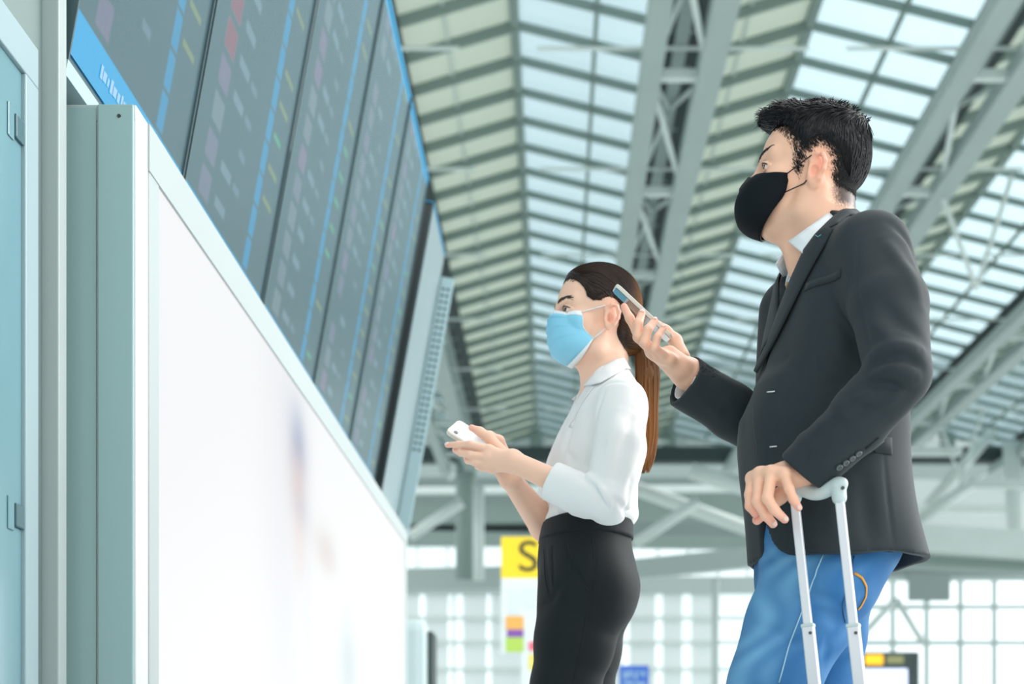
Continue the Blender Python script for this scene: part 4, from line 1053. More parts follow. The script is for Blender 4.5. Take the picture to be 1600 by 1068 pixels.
rf_ = Field().chain(Rs[1:], [.060, .056, .052], .01); ax = (Rs[3] - Rs[2]) / np.linalg.norm(Rs[3] - Rs[2])
rf_.s(plane(Rs[3] - ax*.006, ax), .002); rf_.s(rc(Rs[3] - ax*.05, Rs[3] + ax*.02, .041, .046), .002)
Jk.u(rf_.prim((Rs[1] + Rs[3]) / 2, .22), .008)
Jk.s(Prim(vcut), .003); Jk.i(Prim(lambda P: P[:, 2] - f32(1.503)))
Jk.s(P_in, .002)
ce = Ftor.hits([(1197, 783), (1201, 802), (1209, 824), (1230, 847), (1266, 861), (1310, 868)], 2.3, 2.8); _, cla = frame_m(ce); cz = ce[:, 2]
pe = Ftor.hits([(1186, 590), (1187, 640), (1190, 700), (1194, 760), (1197, 790)], 2.3, 2.8); _, pla = frame_m(pe); pz = pe[:, 2]
def cutaway(P):
    fa, la = frame_m(P); sx = np.clip((la - cla[0]) / (cla.max() - cla[0]), 0, 1); zc = cz.min() + (cz[0] - cz.min()) * (1 - sx)**2.6 + .25*np.maximum(cla[0] + .004 - la, 0)*(la < cla[0] + .004)
    return np.maximum(np.maximum((P[:, 2] - zc) * .7, cla[0] - .030 - la), .03 - fa).astype(f32)
Jk.s(Prim(cutaway, (.40, 2.58, .93), .25), .003)
def panel_step(P):
    fa, la = frame_m(P); e = np.interp(P[:, 2], pz[::-1], pla[::-1])
    return (-.0085 * sstep(-.002, .002, la - e) * (1 - sstep(.09, .15, la)) * sstep(.02, .05, fa) * (1 - sstep(1.19, 1.23, P[:, 2]))).astype(f32)
Jk.d(Prim(panel_step))
Jk.d(wob(.0030, 18, 3)); 
JH = lambda pts: Jk0.hits(pts, 2.2, 2.75)
Jk0 = Field(); Jk0.ops = list(Jk.ops)
FOLDS = [([(1364, 571), (1385, 560), (1412, 556), (1440, 572)], -.009, .010), ([(1368, 586), (1400, 578), (1432, 590)], .007, .012), ([(1362, 552), (1400, 540), (1440, 546)], .006, .012),
         ([(1352, 604), (1385, 600), (1425, 612)], -.005, .010), ([(1330, 628), (1370, 616)], .004, .012), ([(1393, 350), (1425, 385), (1446, 430)], -.004, .014), ([(1380, 372), (1415, 420), (1440, 480)], .004, .016),
         ([(1375, 470), (1405, 505), (1440, 530)], -.004, .016), ([(1360, 500), (1390, 530), (1430, 550)], .003, .014), ([(1320, 660), (1350, 640), (1385, 632)], -.003, .010),
         ([(1342, 385), (1338, 430), (1345, 480), (1357, 530), (1365, 566)], -.0030, .0050),                        # armhole seam
         ([(1272, 505), (1276, 580), (1279, 655)], -.0020, .0045), ([(1382, 705), (1388, 780), (1396, 850)], -.0022, .0050),   # dart, side seam
         ([(1230, 560), (1290, 640), (1320, 668)], -.004, .016), ([(1300, 470), (1330, 520), (1345, 570)], -.003, .014), ([(1300, 600), (1330, 590), (1352, 585)], -.004, .012), ([(1290, 625), (1330, 612)], .003, .010), ([(1340, 650), (1390, 625), (1420, 600)], .004, .012), ([(1255, 700), (1300, 665), (1350, 650)], -.003, .012), ([(1215, 640), (1260, 690)], .003, .016), ([(1300, 780), (1306, 850)], .003, .02), ([(1350, 750), (1360, 850)], -.004, .02)]
for pts, a_, w_ in FOLDS: Jk.d(fold(JH(pts), a_*(1.5 if w_ > .006 else 1), w_*(.8 if w_ > .006 else 1)))
for pts, a_, w_ in (([(1100, 580), (1130, 610), (1165, 650)], -.003, .014), ([(1075, 610), (1120, 640), (1160, 664)], .005, .014), ([(1110, 590), (1150, 640)], .004, .012)): Jk.d(fold(Jk0.hits(pts, 2.6, 2.95), a_, w_))
blazer = skin('blazer', Jk, (.19, 2.24, .862), (.72, 2.93, 1.53), .0034, M_blazer, man)
# lining visible under the hem and in the front
# lapels with the collar roll
def lapel(mir):
    I = np.concatenate([Ftor.hits([(1184, 578), (1199, 541), (1215, 497), (1237, 440), (1259, 391), (1277, 367)], 2.4, 2.8), [W(1297, 347, 2.560), W(1314, 331, 2.580), (.5570, 2.625, 1.522), (.566, 2.665, 1.519)]])
    O = np.concatenate([Ftor.hits([(1187, 584), (1213, 538), (1239, 485), (1263, 436), (1291, 386), (1304, 361)], 2.4, 2.8), [W(1313, 350, 2.535), W(1330, 338, 2.565), (.5800, 2.625, 1.490), (.588, 2.665, 1.486)]])
    if mir:
        I, O = I[1:], O[1:]
        def mr(P):
            fa, la = frame_m(P); cxp = P[:, 0] + fa*math.cos(TH) - la*math.sin(TH); q = P.copy(); q[:, 0] = cxp - fa*math.cos(TH) - la*math.sin(TH); q[:, 1] = YM - fa*math.sin(TH) + la*math.cos(TH); return q
        I, O = mr(I), mr(O)
    N1 = Ftor.grad(I.astype(f32)); N2 = Ftor.grad(O.astype(f32)); n = 30; s = np.linspace(0, 1, len(I)); t = np.linspace(0, 1, n)
    rs = lambda X: np.stack([np.interp(t, s, X[:, i]) for i in range(3)], 1)
    I2, O2 = rs(I + N1*.004), rs(O + N2*.006); n1 = rs(N1)
    cols = []
    for a in np.linspace(0, 1, 7): cols.append(I2*(1-a) + O2*a + n1*.004*math.sin(math.pi*a))
    # notch between lapel and collar
    G = np.stack(cols, 1); sN = 5.25 / 9
    for i, tt in enumerate(t):
        w = max(0, 1 - abs(tt - sN) / .022)
        if w > 0: G[i, :, :] = G[i, 0:1, :] + (G[i, :, :] - G[i, 0:1, :]) * (1 - .45*w)
    return MB().grid(G).build('lapel', M_blazer, blazer, smooth=True, solid=.003)
lapel(False); lapel(True)
for x0, y0, x1, y1 in ((1199, 612.5, 1211, 611.5), (1203, 698, 1214, 697)):
    ribbon(Jk, [(x0, y0), ((x0+x1)/2, (y0+y1)/2), (x1, y1)], 2.3, 2.75, .0022, .0008, 'buttonhole', mat('pale_thread', (.6, .62, .62), .6), blazer)
ribbon(Jk, [(1279, 371), (1283, 374), (1288, 371)], 2.3, 2.75, .0016, .0085, 'lapel_stitch', mat('blue_thread', (.12, .30, .42), .6), blazer)
ribbon(Jk, [(1259, 449), (1288, 438), (1314, 427)], 2.3, 2.75, .014, .0010, 'welt_pocket', M_blazer, blazer, n=8, th=.002)
ribbon(Jk, [(1362, 692), (1378, 695), (1393, 697)], 2.3, 2.75, .030, .0012, 'pocket_flap', M_blazer, blazer, n=8, th=.002)
for px, py in ((1311, 729), (1321, 722), (1331, 715), (1341, 707.5)):
    b_ = disc(Jk, px, py, 2.2, 2.6, .0062, .0030, 'cuff_button', M_btn, blazer)
    p_ = Jk.hit(px, py, 2.2, 2.6); n_ = Jk.grad(np.array([p_], f32))[0]; e1 = np.cross(n_, (0, 0, 1)); e1 /= np.linalg.norm(e1); e2 = np.cross(n_, e1)
    MB().tube([p_ + n_*.0028 + .0046*(math.cos(a)*e1 + math.sin(a)*e2) for a in np.linspace(0, 2*math.pi, 17)], .0009, 6, cap=False).build('rim', mat('button_rim', (.10, .12, .125), .3), b_, smooth=True)
# shirt cuff peeping from the right sleeve
axr = (Rs[3] - Rs[2]) / np.linalg.norm(Rs[3] - Rs[2])
MB().tube([Rs[3] - axr*.05, Rs[3] - axr*.010], .0350, 24, cap=False).build('shirt_cuff', M_shirt_w, shirt, smooth=True, solid=.0015)

# ---- jeans
def denim():
    m = attr_mat('blue_denim', 0.75, 0.3, bump=(1100, .25)); return m
M_denim = denim()
Jn = Field()
Jn.u(loft([(.985, .386, .640, .140), (.93, .380, .645, .142), (.88, .380, .636, .148), (.83, .385, .604, .160), (.78, .41, .57, .14), (.745, .46, .53, .07)], YM, TH*.6, 0, 2.3, z0=.735))
LG = [np.array(p) for p in ((.488, 2.600, .88), (.441, 2.570, .76), (.392, 2.555, .64), (.350, 2.55, .50), (.372, 2.555, .30), (.405, 2.56, .07))]
RG = [np.array(p) for p in ((.505, 2.725, .88), (.508, 2.730, .74), (.505, 2.735, .62), (.495, 2.735, .48), (.525, 2.735, .28), (.555, 2.735, .07))]
Jn.chain(LG, [.086, .088, .080, .070, .066, .062], .02, .05); Jn.chain(RG, [.098, .088, .078, .070, .066, .062], .02, .05)
Jn0 = Field(); Jn0.ops = list(Jn.ops); Jn.d(wob(.003, 22, 9))
for pts, a_, w_ in (([(1190, 850), (1215, 880), (1230, 930)], -.004, .014), ([(1188, 900), (1240, 890), (1290, 900)], .003, .016), ([(1200, 935), (1260, 925), (1310, 940)], -.004, .014), ([(1320, 975), (1280, 955), (1240, 960)], -.005, .014),
                    ([(1325, 970), (1295, 1000), (1285, 1040)], -.004, .012), ([(1345, 930), (1310, 945)], .004, .014), ([(1170, 975), (1210, 985), (1250, 1010)], -.004, .016), ([(1160, 1010), (1200, 1040)], .004, .016), ([(1288, 866), (1272, 905), (1262, 935)], -.002, .004)):
    Jn.d(fold(Jn0.hits(pts, 2.3, 2.9), a_*1.5, w_*.8))
def tint_denim(V):
    n = np.sin(V[:, 0]*55 + V[:, 2]*20)*np.sin(V[:, 2]*38 + 1) * .5 + .5
    thigh = np.exp(-((V[:, 0] - (.37 + (V[:, 2] - .75)*.45))/.055)**2) * (V[:, 1] < 2.62)    # worn, faded thigh
    n2 = np.sin(V[:, 0]*120 - V[:, 2]*70 + 3*np.sin(V[:, 2]*40))*.5 + .5; w = np.clip(.05 + .20*n*n2 + .62*thigh*(.6 + .4*n2), 0, 1)[:, None]
    return np.array((.018, .125, .330))*(1-w) + np.array((.17, .40, .62))*w
jeans = skin('jeans', Jn, (.26, 2.44, .03), (.72, 2.84, .99), .0048, M_denim, man, tint_denim)
M_dst = mat('dark_denim_seam', (.02, .09, .22), .7); M_ost = mat('orange_stitching', (.62, .26, .02), .6); M_lst = mat('pale_stitching', (.35, .58, .72), .6)
ribbon(Jn, [(1334, 895), (1346, 902), (1353, 916), (1352, 932), (1345, 946), (1340, 952)], 2.3, 2.85, .0045, .0012, 'pocket_stitching', M_ost, jeans, n=16)
ribbon(Jn, [(1286, 866), (1276, 890), (1267, 915), (1263, 930)], 2.3, 2.85, .0022, .001, 'pocket_seam', M_lst, jeans, n=10)
ribbon(Jn, [(1262, 932), (1248, 968), (1232, 1010), (1217, 1066)], 2.3, 2.85, .0022, .0008, 'side_seam', M_lst, jeans, n=14)
ribbon(Jn, [(1334, 868), (1330, 895), (1324, 920), (1316, 945), (1321, 972)], 2.3, 2.85, .003, .001, 'pocket_seam', M_dst, jeans, n=12)
ribbon(Jn, [(1356, 857), (1375, 860), (1394, 863)], 2.3, 2.9, .003, .0012, 'waist_seam', M_dst, jeans, n=8)
M_shoe = mat('brown_leather', (.10, .05, .03), .35)
for q in (LG[-1], RG[-1]):
    s_ = Field().u(rc(q + A(.045, 0, -.035), q + A(-.14, 0, -.037), .033, .028)); s_.u(rc(q + A(0, 0, .01), q + A(-.05, 0, -.03), .045, .035), .03); s_.i(plane((0, 0, .001), (0, 0, -1)).__class__(lambda P: .001 - P[:, 2]))
    skin('shoe', s_, (q[0]-.22, q[1]-.06, -.01), (q[0]+.12, q[1]+.06, .16), .006, M_shoe, man)

# ---- his phone (screen side up, towards him)
M_case = mat('clear_phone_case', (.66, .63, .55), .2, 0, .6); M_pback = mat('silver_phone_back', (.80, .82, .84), .5, 0, .4); M_glass_b = mat('phone_glass', (.01, .012, .015), .05, 0, .8)
def phone(name, label, c, ax_l, ax_w, L_, W_, T_, back=True, camf=(.34, -.3)):
    c = np.array(c, float); l = np.array(ax_l, float); l /= np.linalg.norm(l); w = np.array(ax_w, float); w -= l*(w @ l); w /= np.linalg.norm(w); n = np.cross(l, w)
    if n[1] > 0: n = -n                                        # n = the back, seen from the walkway side
    ph = thing(name, label, 'phone', tuple(c))
    def slabm(hl, hw, t0, t1, rad, nm, m, bev):
        poly = []
        for sx, sy, a0 in ((1, 1, 0), (-1, 1, 90), (-1, -1, 180), (1, -1, 270)):
            for k in range(6):
                a = math.radians(a0 + 18*k); poly.append(c + l*(sx*(hl-rad) + rad*math.cos(a)) + w*(sy*(hw-rad) + rad*math.sin(a)) + n*t0)
        return MB().prism(poly, n, t1 - t0).build(nm, m, ph, bevel=bev)
    slabm(L_/2, W_/2, -T_/2, T_/2, .011, 'case', M_case, .0015); slabm(L_/2-.004, W_/2-.004, T_/2, T_/2+.0005, .008, 'back_cover', M_pback, 0); slabm(L_/2-.003, W_/2-.003, -T_/2-.0006, -T_/2, .008, 'screen_glass', M_glass_b, 0)
    pc = c + l*(L_*camf[0]) + w*(W_*camf[1]) + n*(T_/2)
    MB().tube([pc, pc + n*.0018], .0048, 14).build('camera_lens', M_glass_b, ph); pc2 = pc + l*.012
    MB().tube([pc2, pc2 + n*.0012], .002, 10).build('flash', M_pback, ph)
    return ph
pa, pb = W(961, 449, 2.725), W(1043, 526, 2.745)
phone('phone', 'silver phone held up in the hand of the person in the blazer', (pa + pb)/2 + np.array((.004, .026, .006)), pa - pb, (.0, 1, .14), .146, .070, .0075)

# ---- suitcase with telescopic handle
M_alu = mat('brushed_aluminium', (.62, .63, .66), .35, .3); M_grip = mat('grey_handle_plastic', (.50, .58, .58), .4); M_shell = mat('suitcase_shell', (.10, .16, .20), .35)
h0, h1 = W(1241, 772, 2.440), W(1311, 772, 2.378); e0, e1 = W(1274, 1085, 2.425), W(1345, 1085, 2.363)
sc_ = thing('suitcase', 'suitcase with extended silver telescopic handle gripped by the person in jeans', 'suitcase', (float(e0[0]) + .03, 2.33, 0))
for a, b in ((h0, e0), (h1, e1)):
    d = b - a; m_ = a + d*.655; s_ = MB().bar(a, m_, 0.0148, 0.0148, up=(.4, 1, 0)).build('upper_tube', M_alu, sc_, bevel=.002)
    MB().bar(m_, a + d*1.02, .0200, .0200, up=(.4, 1, 0)).build('lower_tube', M_alu, sc_, bevel=.002)
    MB().bar(m_ - d*.008, m_ + d*.012, .0220, .0220, up=(.4, 1, 0)).build('collar', M_grip, sc_, bevel=.002)
    pt = m_ + d*.04; MB().tube([pt + np.array((0, -.0108, 0)), pt + np.array((0, -.013, 0))], .0028, 8).build('rivet', M_btn, sc_)
up_ = (h0 - e0)/np.linalg.norm(h0 - e0)
gp = []; hw = h1 - h0
for t in np.linspace(-.06, 1.08, 15): gp.append(h0 + hw*t + up_*(.018 - .016*math.sin(math.pi*np.clip(t, 0, 1))**1.2))
Gd = Field().chain(gp, [.0110]*15, .004)
for a in (h0, h1): Gd.u(rc(a + up_*.012, a - up_*.006, .0130, .0125), .004)
skin('grip', Gd, tuple(np.min(gp, 0) - .05), tuple(np.max(gp, 0) + .05), .0025, M_grip, sc_)
for a in (h1,):
    MB().tube([a + up_*.008 + np.array((.004, -.0135, 0)), a + up_*.008 + np.array((.004, -.0165, 0))], .003, 10).build('screw', M_btn, sc_)
bc = (e0 + e1)/2; lean = -up_
sh_ = Field(); bw = (h1 - h0)/np.linalg.norm(h1 - h0); bp_ = np.cross(bw, up_); bp_ /= np.linalg.norm(bp_); bp_ = bp_ * (-1 if bp_[1] > 0 else 1); Rl = np.stack([bp_, np.cross(up_, bp_), up_])
cen = bc + lean*.27 + Rl[0]*.095; hs = np.array((.08, .125, .245))
sh_.u(Prim(lambda P: (lambda q: np.sqrt((np.maximum(q, 0)**2).sum(1)) + np.minimum(q.max(1), 0) - .03)(np.abs((P - cen.astype(f32)) @ Rl.T.astype(f32)) - (hs - .03).astype(f32)).astype(f32), cen, .36))
skin('shell', sh_, tuple(cen - .36), tuple(cen + .36), .012, M_shell, sc_)
for q in (-.09, .09):
    for s in (-.05, .05):
        wc = cen + Rl[0]*s + Rl[1]*q - Rl[2]*.25; wc[2] = .028
        MB().tube([wc + np.array((0, -.012, 0)), wc + np.array((0, .012, 0))], .028, 16).build('wheel', M_black, sc_)
        MB().bar(wc, cen + Rl[0]*s + Rl[1]*q - Rl[2]*.23, .018, .018, up=(0, 1, 0)).build('caster', M_black, sc_)
# ------------------------------------------------------------------ person in the white blouse
YW = 3.2
M_blouse = mat('white_blouse', (.80, .80, .80), .9, 0, .1)
M_trous = mat('black_trousers', (.007, .011, .013), .7, 0, .25, bump=(1200, .2))
M_maskw = mat('mask_white_edge', (.80, .86, .90), .7)
M_maskl = mat('mask_light_blue', (.25, .62, .82), .65, bump=(700, .15))
M_hairw = attr_mat('brown_hair', 0.36, 0.3)
wom = thing('person', 'person in white blouse and black trousers typing on a phone, light blue mask', 'person', (.09, YW, 0))
HW = Head((.098, YW, 1.486), -15, 3, .97)
TW = math.radians(14)
ROWW = [(1.405, .075, .158, .046), (1.375, .066, .172, .064), (1.345, .056, .186, .094), (1.31, .040, .198, .142), (1.26, .014, .204, .165), (1.20, -.008, .196, .158), (1.14, -.006, .187, .142),
        (1.08, -.012, .182, .136), (1.050, -.021, .182, .140), (1.034, -.018, .172, .132), (1.020, -.010, .160, .122)]
P_wt = loft(ROWW, YW, TW, 0, 2.2, z0=1.018); frame_w = loft.frame
P_wb = loft(ROWW, YW, TW, -.016, 2.2)
Fwt = Field().u(P_wt)
LWw = W(800, 720, 3.045); RWw = W(797, 747, 3.165)
Le = np.array((.104, 2.976, 1.048)); Re = np.array((-.022, 3.330, 1.060))
GL = [[W(764, 702, 3.050), W(735, 694, 3.045), W(716, 694, 3.058), W(699, 695, 3.072)],
      [W(762, 714, 3.048), W(734, 710, 3.046), W(720, 707, 3.060), W(711, 703, 3.080)],
      [W(764, 724, 3.054), W(742, 722, 3.052), W(731, 719, 3.066), W(728, 714, 3.090)],
      [W(769, 732, 3.064), W(753, 731, 3.064), W(746, 728, 3.078), W(745, 722, 3.098)]]
GT = [W(786, 708, 3.072), W(764, 683, 3.078), W(750, 674, 3.080), W(737, 668, 3.082)]
GRr = [[W(768, 694, 3.165), W(748, 690, 3.178), W(730, 692, 3.180), W(716, 694, 3.172)],
       [W(767, 704, 3.178), W(745, 704, 3.190), W(728, 706, 3.185), W(718, 705, 3.170)],
       [W(768, 714, 3.184), W(747, 716, 3.190), W(734, 716, 3.180), W(727, 713, 3.165)],
       [W(771, 723, 3.184), W(756, 726, 3.188), W(746, 725, 3.178), W(742, 720, 3.165)]]
GRt = [W(792, 715, 3.150), W(780, 688, 3.140), W(766, 680, 3.128), W(752, 676, 3.118)]
Bw = Field(); HW.face(Bw, .94, (.101, .0095), .014)
Bw.u(rc(HW(-.024, 0, -.01), (.118, YW, 1.345), .047, .049), .022)
Bw.u(rc(HW(.022, 0, -.080), (.092, YW - .005, 1.35), .020, .024), .03)
Bw.u(rc((.115, YW - .06, 1.318), (.12, YW + .06, 1.318), .030, .030), .04)
Bw.u(P_wb, .03)
Bw.u(rc((.145, 3.06, 1.27), Le, .036, .026), .01); Bw.u(rc(Le, LWw, .028, .0225), .006)
Bw.u(rc((.07, 3.34, 1.27), Re, .036, .035), .02); Bw.u(rc(Re, RWw, .037, .0225), .01)
hand(Bw, LWw, GL, GT, .022, fs=.90); hand(Bw, RWw, GRr, GRt, .022, fs=.88)
HAIRW = [(.095, .102), (.080, .092), (.066, .074), (.056, .058), (.050, .040), (.034, .032), (.016, .036), (.006, .044), (-.012, .048), (-.028, .034), (-.034, .0), (-.040, -.035), (-.052, -.058), (-.072, -.066), (-.2, -.06), (-.2, .3), (.15, .3), (.15, .12)]
SKW = np.array((.90, .565, .42))
def tint_wom(V):
    q = HW.loc(V); c = np.tile(SKW, (len(V), 1)); head = q[:, 2] > -.10
    sd = sdpoly(q[:, 0], q[:, 2], HAIRW); fd = sstep(-.002, .006, sd) * head
    c = c*(1 - fd[:, None]) + np.array((.03, .018, .012))*fd[:, None]
    red = np.exp(-((q[:, 0] + .016)/.02)**2 - ((q[:, 2] - .006)/.035)**2) * sstep(.066, .076, np.abs(q[:, 1])) * (1 - fd); c *= 1 + red[:, None]*np.array((.08, -.14, -.16))
    for g_s in (GL, [GT], GRr, [GRt]):
        for fg in g_s:
            d = np.linalg.norm(V - fg[-1], axis=1); c *= 1 + (np.exp(-(d/.013)**2)*.9)[:, None]*np.array((.05, -.22, -.18))
    el = np.exp(-(np.linalg.norm(V - Re, axis=1)/.06)**2) + np.exp(-(np.linalg.norm(V - Le, axis=1)/.06)**2); c *= 1 + el[:, None]*np.array((.0, -.10, -.12))*.6
    return np.clip(c, 0, 1)
bodyw = skin('body', Bw, (-.27, 2.90, 1.00), (.24, 3.42, 1.63), .0021, M_skin, wom, tint_wom)
HW.eyes(bodyw, HW.f + HW.u*.12)
HW.brow(Bw, bodyw, mat('brown_brow', (.05, .03, .025), .6), [(.0955, .012, .0375), (.0925, .024, .0415), (.0845, .036, .0430), (.074, .046, .0400)], .0015, 210, 5)
for q in (1, -1):
    lash = [HW(.0862, q*.0182, .0148), HW(.0928, q*.0268, .0224), HW(.0932, q*.036, .0248), HW(.0888, q*.0448, .0216), HW(.0795, q*.0522, .0165)]
    MB().tube(lash, [.0006, .0011, .0013, .0013, .0006], 6).build('eyelash', M_cord, bodyw)
nails(bodyw, GL[:2], Bw, mat('pale_nail', (.86, .66, .60), .2), [(-.1, -1, .4)] * 2)
ear_p = HW(-.008, .079, -.022); bm = bmesh.new(); bmesh.ops.create_icosphere(bm, subdivisions=2, radius=.0036)
for v in bm.verts: v.co += Vector(ear_p)
me = bpy.data.meshes.new('earring'); bm.to_mesh(me); bm.free(); me.materials.append(mat('pearl', (.9, .88, .85), .12, 0, .7)); me.polygons.foreach_set('use_smooth', [True]*len(me.polygons))
o = link('earring', me, None, bodyw); o.matrix_parent_inverse = bodyw.matrix_world.inverted()

# ---- hair drawn back to a low ponytail
Skw = HW.skull(Field())
def hair_tw(P):
    q = HW.loc(P); f, l, u = q[:, 0], q[:, 1], q[:, 2]; sd = sdpoly(f, u, HAIRW)
    tm = .0065 + .0025*sstep(.08, .13, u) + .002*sstep(-.04, -.10, f)
    return np.where(sd > 0, np.minimum(sd*.6 - .001, tm), -.012).astype(f32)
Hw = Field(); Hw.u(Prim(lambda P: Skw(P) - hair_tw(P)))
TIE = W(999, 536, 3.20)
Hw.u(rc(HW(-.055, .030, -.020), TIE, .030, .016), .03); Hw.u(rc(HW(-.060, -.02, -.010), TIE, .034, .016), .03); Hw.u(rc(HW(-.062, .022, -.045), TIE + A(-.012, 0, -.005), .020, .014), .02)
TAIL = [TIE, W(1009, 552, 3.20), W(1012, 585, 3.205), W(1011, 630, 3.21), W(1012, 680, 3.21), W(1009, 715, 3.21), W(1003, 738, 3.21)]
TR_ = [.011, .016, .019, .018, .013, .008, .003]
Tf = Field().chain(TAIL, TR_, .01)
Vh, Qh = surf(Hw, (-.02, 3.08, 1.38), (.24, 3.32, 1.66), .0032)
Vt, Qt = surf(Tf, (.13, 3.14, 1.13), (.27, 3.27, 1.47), .0035)
def hair_col(P, rnd):
    q = HW.loc(P); t = np.clip(sstep(-.045, -.115, q[:, 0] + .25*np.minimum(q[:, 2] - .05, 0)) * (.30 + .70*rnd) + rnd*.07, 0, 1)
    t = np.where(q[:, 2] < -.055, .30 + .7*rnd*sstep(-.05, -.22, q[:, 2]), t*(1 - .75*sstep(.0, -.04, q[:, 2])*(q[:, 0] > -.11)))
    t = t[:, None]; return np.array((.012, .008, .007))*(1 - t) + np.array((.40, .150, .035))*t
r = np.random.default_rng(21)
R0 = Vh[r.choice(len(Vh), 6500)]; ok = (hair_tw(R0.astype(f32)) > .0008) | (HW.loc(R0)[:, 0] < -.06); R0 = R0[ok][:3400]
P = R0.astype(f32); path = [P.copy()]; pl = HW.loc(TIE)
for k in range(7):
    q = HW.loc(P); d = TIE - P; dist = np.linalg.norm(d, axis=1)[:, None]; d = d/dist + HW.u*(.35*sstep(.02, .09, q[:, 0])[:, None]) - HW.f*.3; d = d + r.normal(0, .03, P.shape)
    N = Hw.grad(P); d -= N*(d*N).sum(1)[:, None]; d /= np.linalg.norm(d, axis=1)[:, None] + 1e-6
    P = P + d*np.minimum(.009, dist*.3); P = (P - (Hw(P) - .0007)[:, None]*Hw.grad(P)).astype(f32); path.append(P)
path = np.stack(path, 1); rn = r.uniform(0, 1, len(path))
cols = np.stack([hair_col(path[:, k], rn) for k in range(path.shape[1])], 1)
TA = np.array(TAIL); ts = np.linspace(0, 1, len(TA)); n = 900; tp = np.linspace(0, 1, 16); ctr = np.stack([np.interp(tp, ts, TA[:, i]) for i in range(3)], 1); rad = np.interp(tp, ts, [.012, .022, .027, .027, .024, .020, .016])
an = r.uniform(0, 6.283, n); rr_ = np.sqrt(r.uniform(.25, 1, n)); ln = r.uniform(.72, 1.02, n)
tpath = np.zeros((n, 16, 3))
for k in range(16):
    s = tp[k]*ln; cc = np.stack([np.interp(s, tp, ctr[:, i]) for i in range(3)], 1); R_ = np.interp(s, tp, rad)*rr_
    tpath[:, k] = cc + np.stack([np.cos(an)*R_, np.sin(an)*R_*.8, np.zeros(n)], 1) + .0015*np.stack([np.sin(s*9 + an*3), np.cos(s*7 + an*2), 0*s], 1)
rt = r.uniform(0, 1, n); tc_ = np.stack([hair_col(tpath[:, k], rt) for k in range(16)], 1)
V, Q, C = join((Vh, Qh, hair_col(Vh, np.full(len(Vh), .12))), (Vt, Qt, hair_col(Vt, np.full(len(Vt), .12))), strands(path, .0010, .0005, cols), strands(tpath, .0012, .0004, tc_))
hairw = put('hair', V, Q, M_hairw, bodyw, C)
a_ = (TAIL[1] - TAIL[0]); a_ /= np.linalg.norm(a_); e1_ = np.cross(a_, (0, 1, 0)); e1_ /= np.linalg.norm(e1_); e2_ = np.cross(a_, e1_)
tie = MB().tube([TIE + .0125*(math.cos(t)*e1_ + math.sin(t)*e2_) for t in np.linspace(0, 2*math.pi, 20)], .0055, 8, cap=False).build('hair_tie', M_cord, wom, smooth=True)
for t in np.linspace(0, 2*math.pi, 9)[:-1]:
    p = TIE + .0175*(math.cos(t)*e1_ + math.sin(t)*e2_); MB().tube([p - a_*.0025, p, p + a_*.0025], [.0012, .0028, .0012], 8).build('gold_bead', mat('gold', (.80, .55, .20), .25, .8), tie, smooth=True)

# ---- pleated light-blue mask
mkw = mask_sheet(HW, [(.103, .022), (.116, .007), (.118, -.016), (.115, -.040), (.109, -.062), (.092, -.083), (.050, -.097)], [(.059, .0535, .003), (.056, .0555, -.009), (.053, .0565, -.022), (.045, .0600, -.034), (.036, .0620, -.042), (.031, .0625, -.046), (.027, .0620, -.050)], 41, 33, .85, .75)
for i in range(41):                                     # pleats
    t = i/40
    if .12 < t < .92:
        ph_ = (t*5.0) % 1.0; mkw[i] += (HW.f*.6)[None]*(.0060*(ph_ - .5))*np.sin(np.linspace(0, math.pi, 33))[:, None]**.5
mkw = off_skin(Bw, mkw, .002)
maskw = MB().grid(mkw[4:39]).build('face_mask', M_maskl, wom, smooth=True, solid=.0016, off=-1)
MB().grid(mkw[:5] + HW.f*.0002).build('white_border', M_maskw, maskw, smooth=True, solid=.0018, off=-1)
MB().grid(mkw[38:] + HW.f*.0002).build('white_border', M_maskw, maskw, smooth=True, solid=.0018, off=-1)
for j in (0, -1): MB().tube(mkw[:, j], .0013, 6).build('white_border', M_maskw, maskw, smooth=True)
for q, j in ((1, -1), (-1, 0)):
    for a, b in ((mkw[1, j], HW(.006, q*.073, .026)), (mkw[-2, j], HW(.000, q*.0735, -.024))): strap(Bw, a, b, .0013, 'ear_loop', M_maskw, maskw)

# ---- blouse
Bl = Field().u(P_wt)
Lsw = [np.array(p) for p in ((.146, 3.065, 1.278), (.140, 3.010, 1.170), (.114, 2.968, 1.052), (.056, 2.985, 1.068), (-.004, 3.004, 1.098))]
Bl.u(rc(Lsw[0], Lsw[1], .054, .056), .03); Bl.u(rc(Lsw[1], Lsw[2], .056, .050), .012)
lw = Field().chain(Lsw[2:4], [.050, .045], .01); cf = Field().chain(Lsw[3:], [.0455, .0400], 0); axw = (Lsw[4] - Lsw[3])/np.linalg.norm(Lsw[4] - Lsw[3])
cf.s(plane(Lsw[4], axw), .003); cf.s(plane(Lsw[3] - axw*.002, -axw), .003); lw.u(cf.prim(), .001); lw.s(rc(Lsw[4] - axw*.05, Lsw[4] + axw*.02, .035, .036), .002)
Bl.u(lw.prim((Lsw[2] + Lsw[4])/2, .15), .006)
Rsw = [np.array(p) for p in ((.068, 3.335, 1.278), (.020, 3.345, 1.160), (-.012, 3.335, 1.078), (-.036, 3.312, 1.085))]
Bl.u(rc(Rsw[0], Rsw[1], .052, .052), .03); rw_ = Field().chain(Rsw[1:], [.052, .046, .041], .01); axr2 = (Rsw[3] - Rsw[2])/np.linalg.norm(Rsw[3] - Rsw[2])
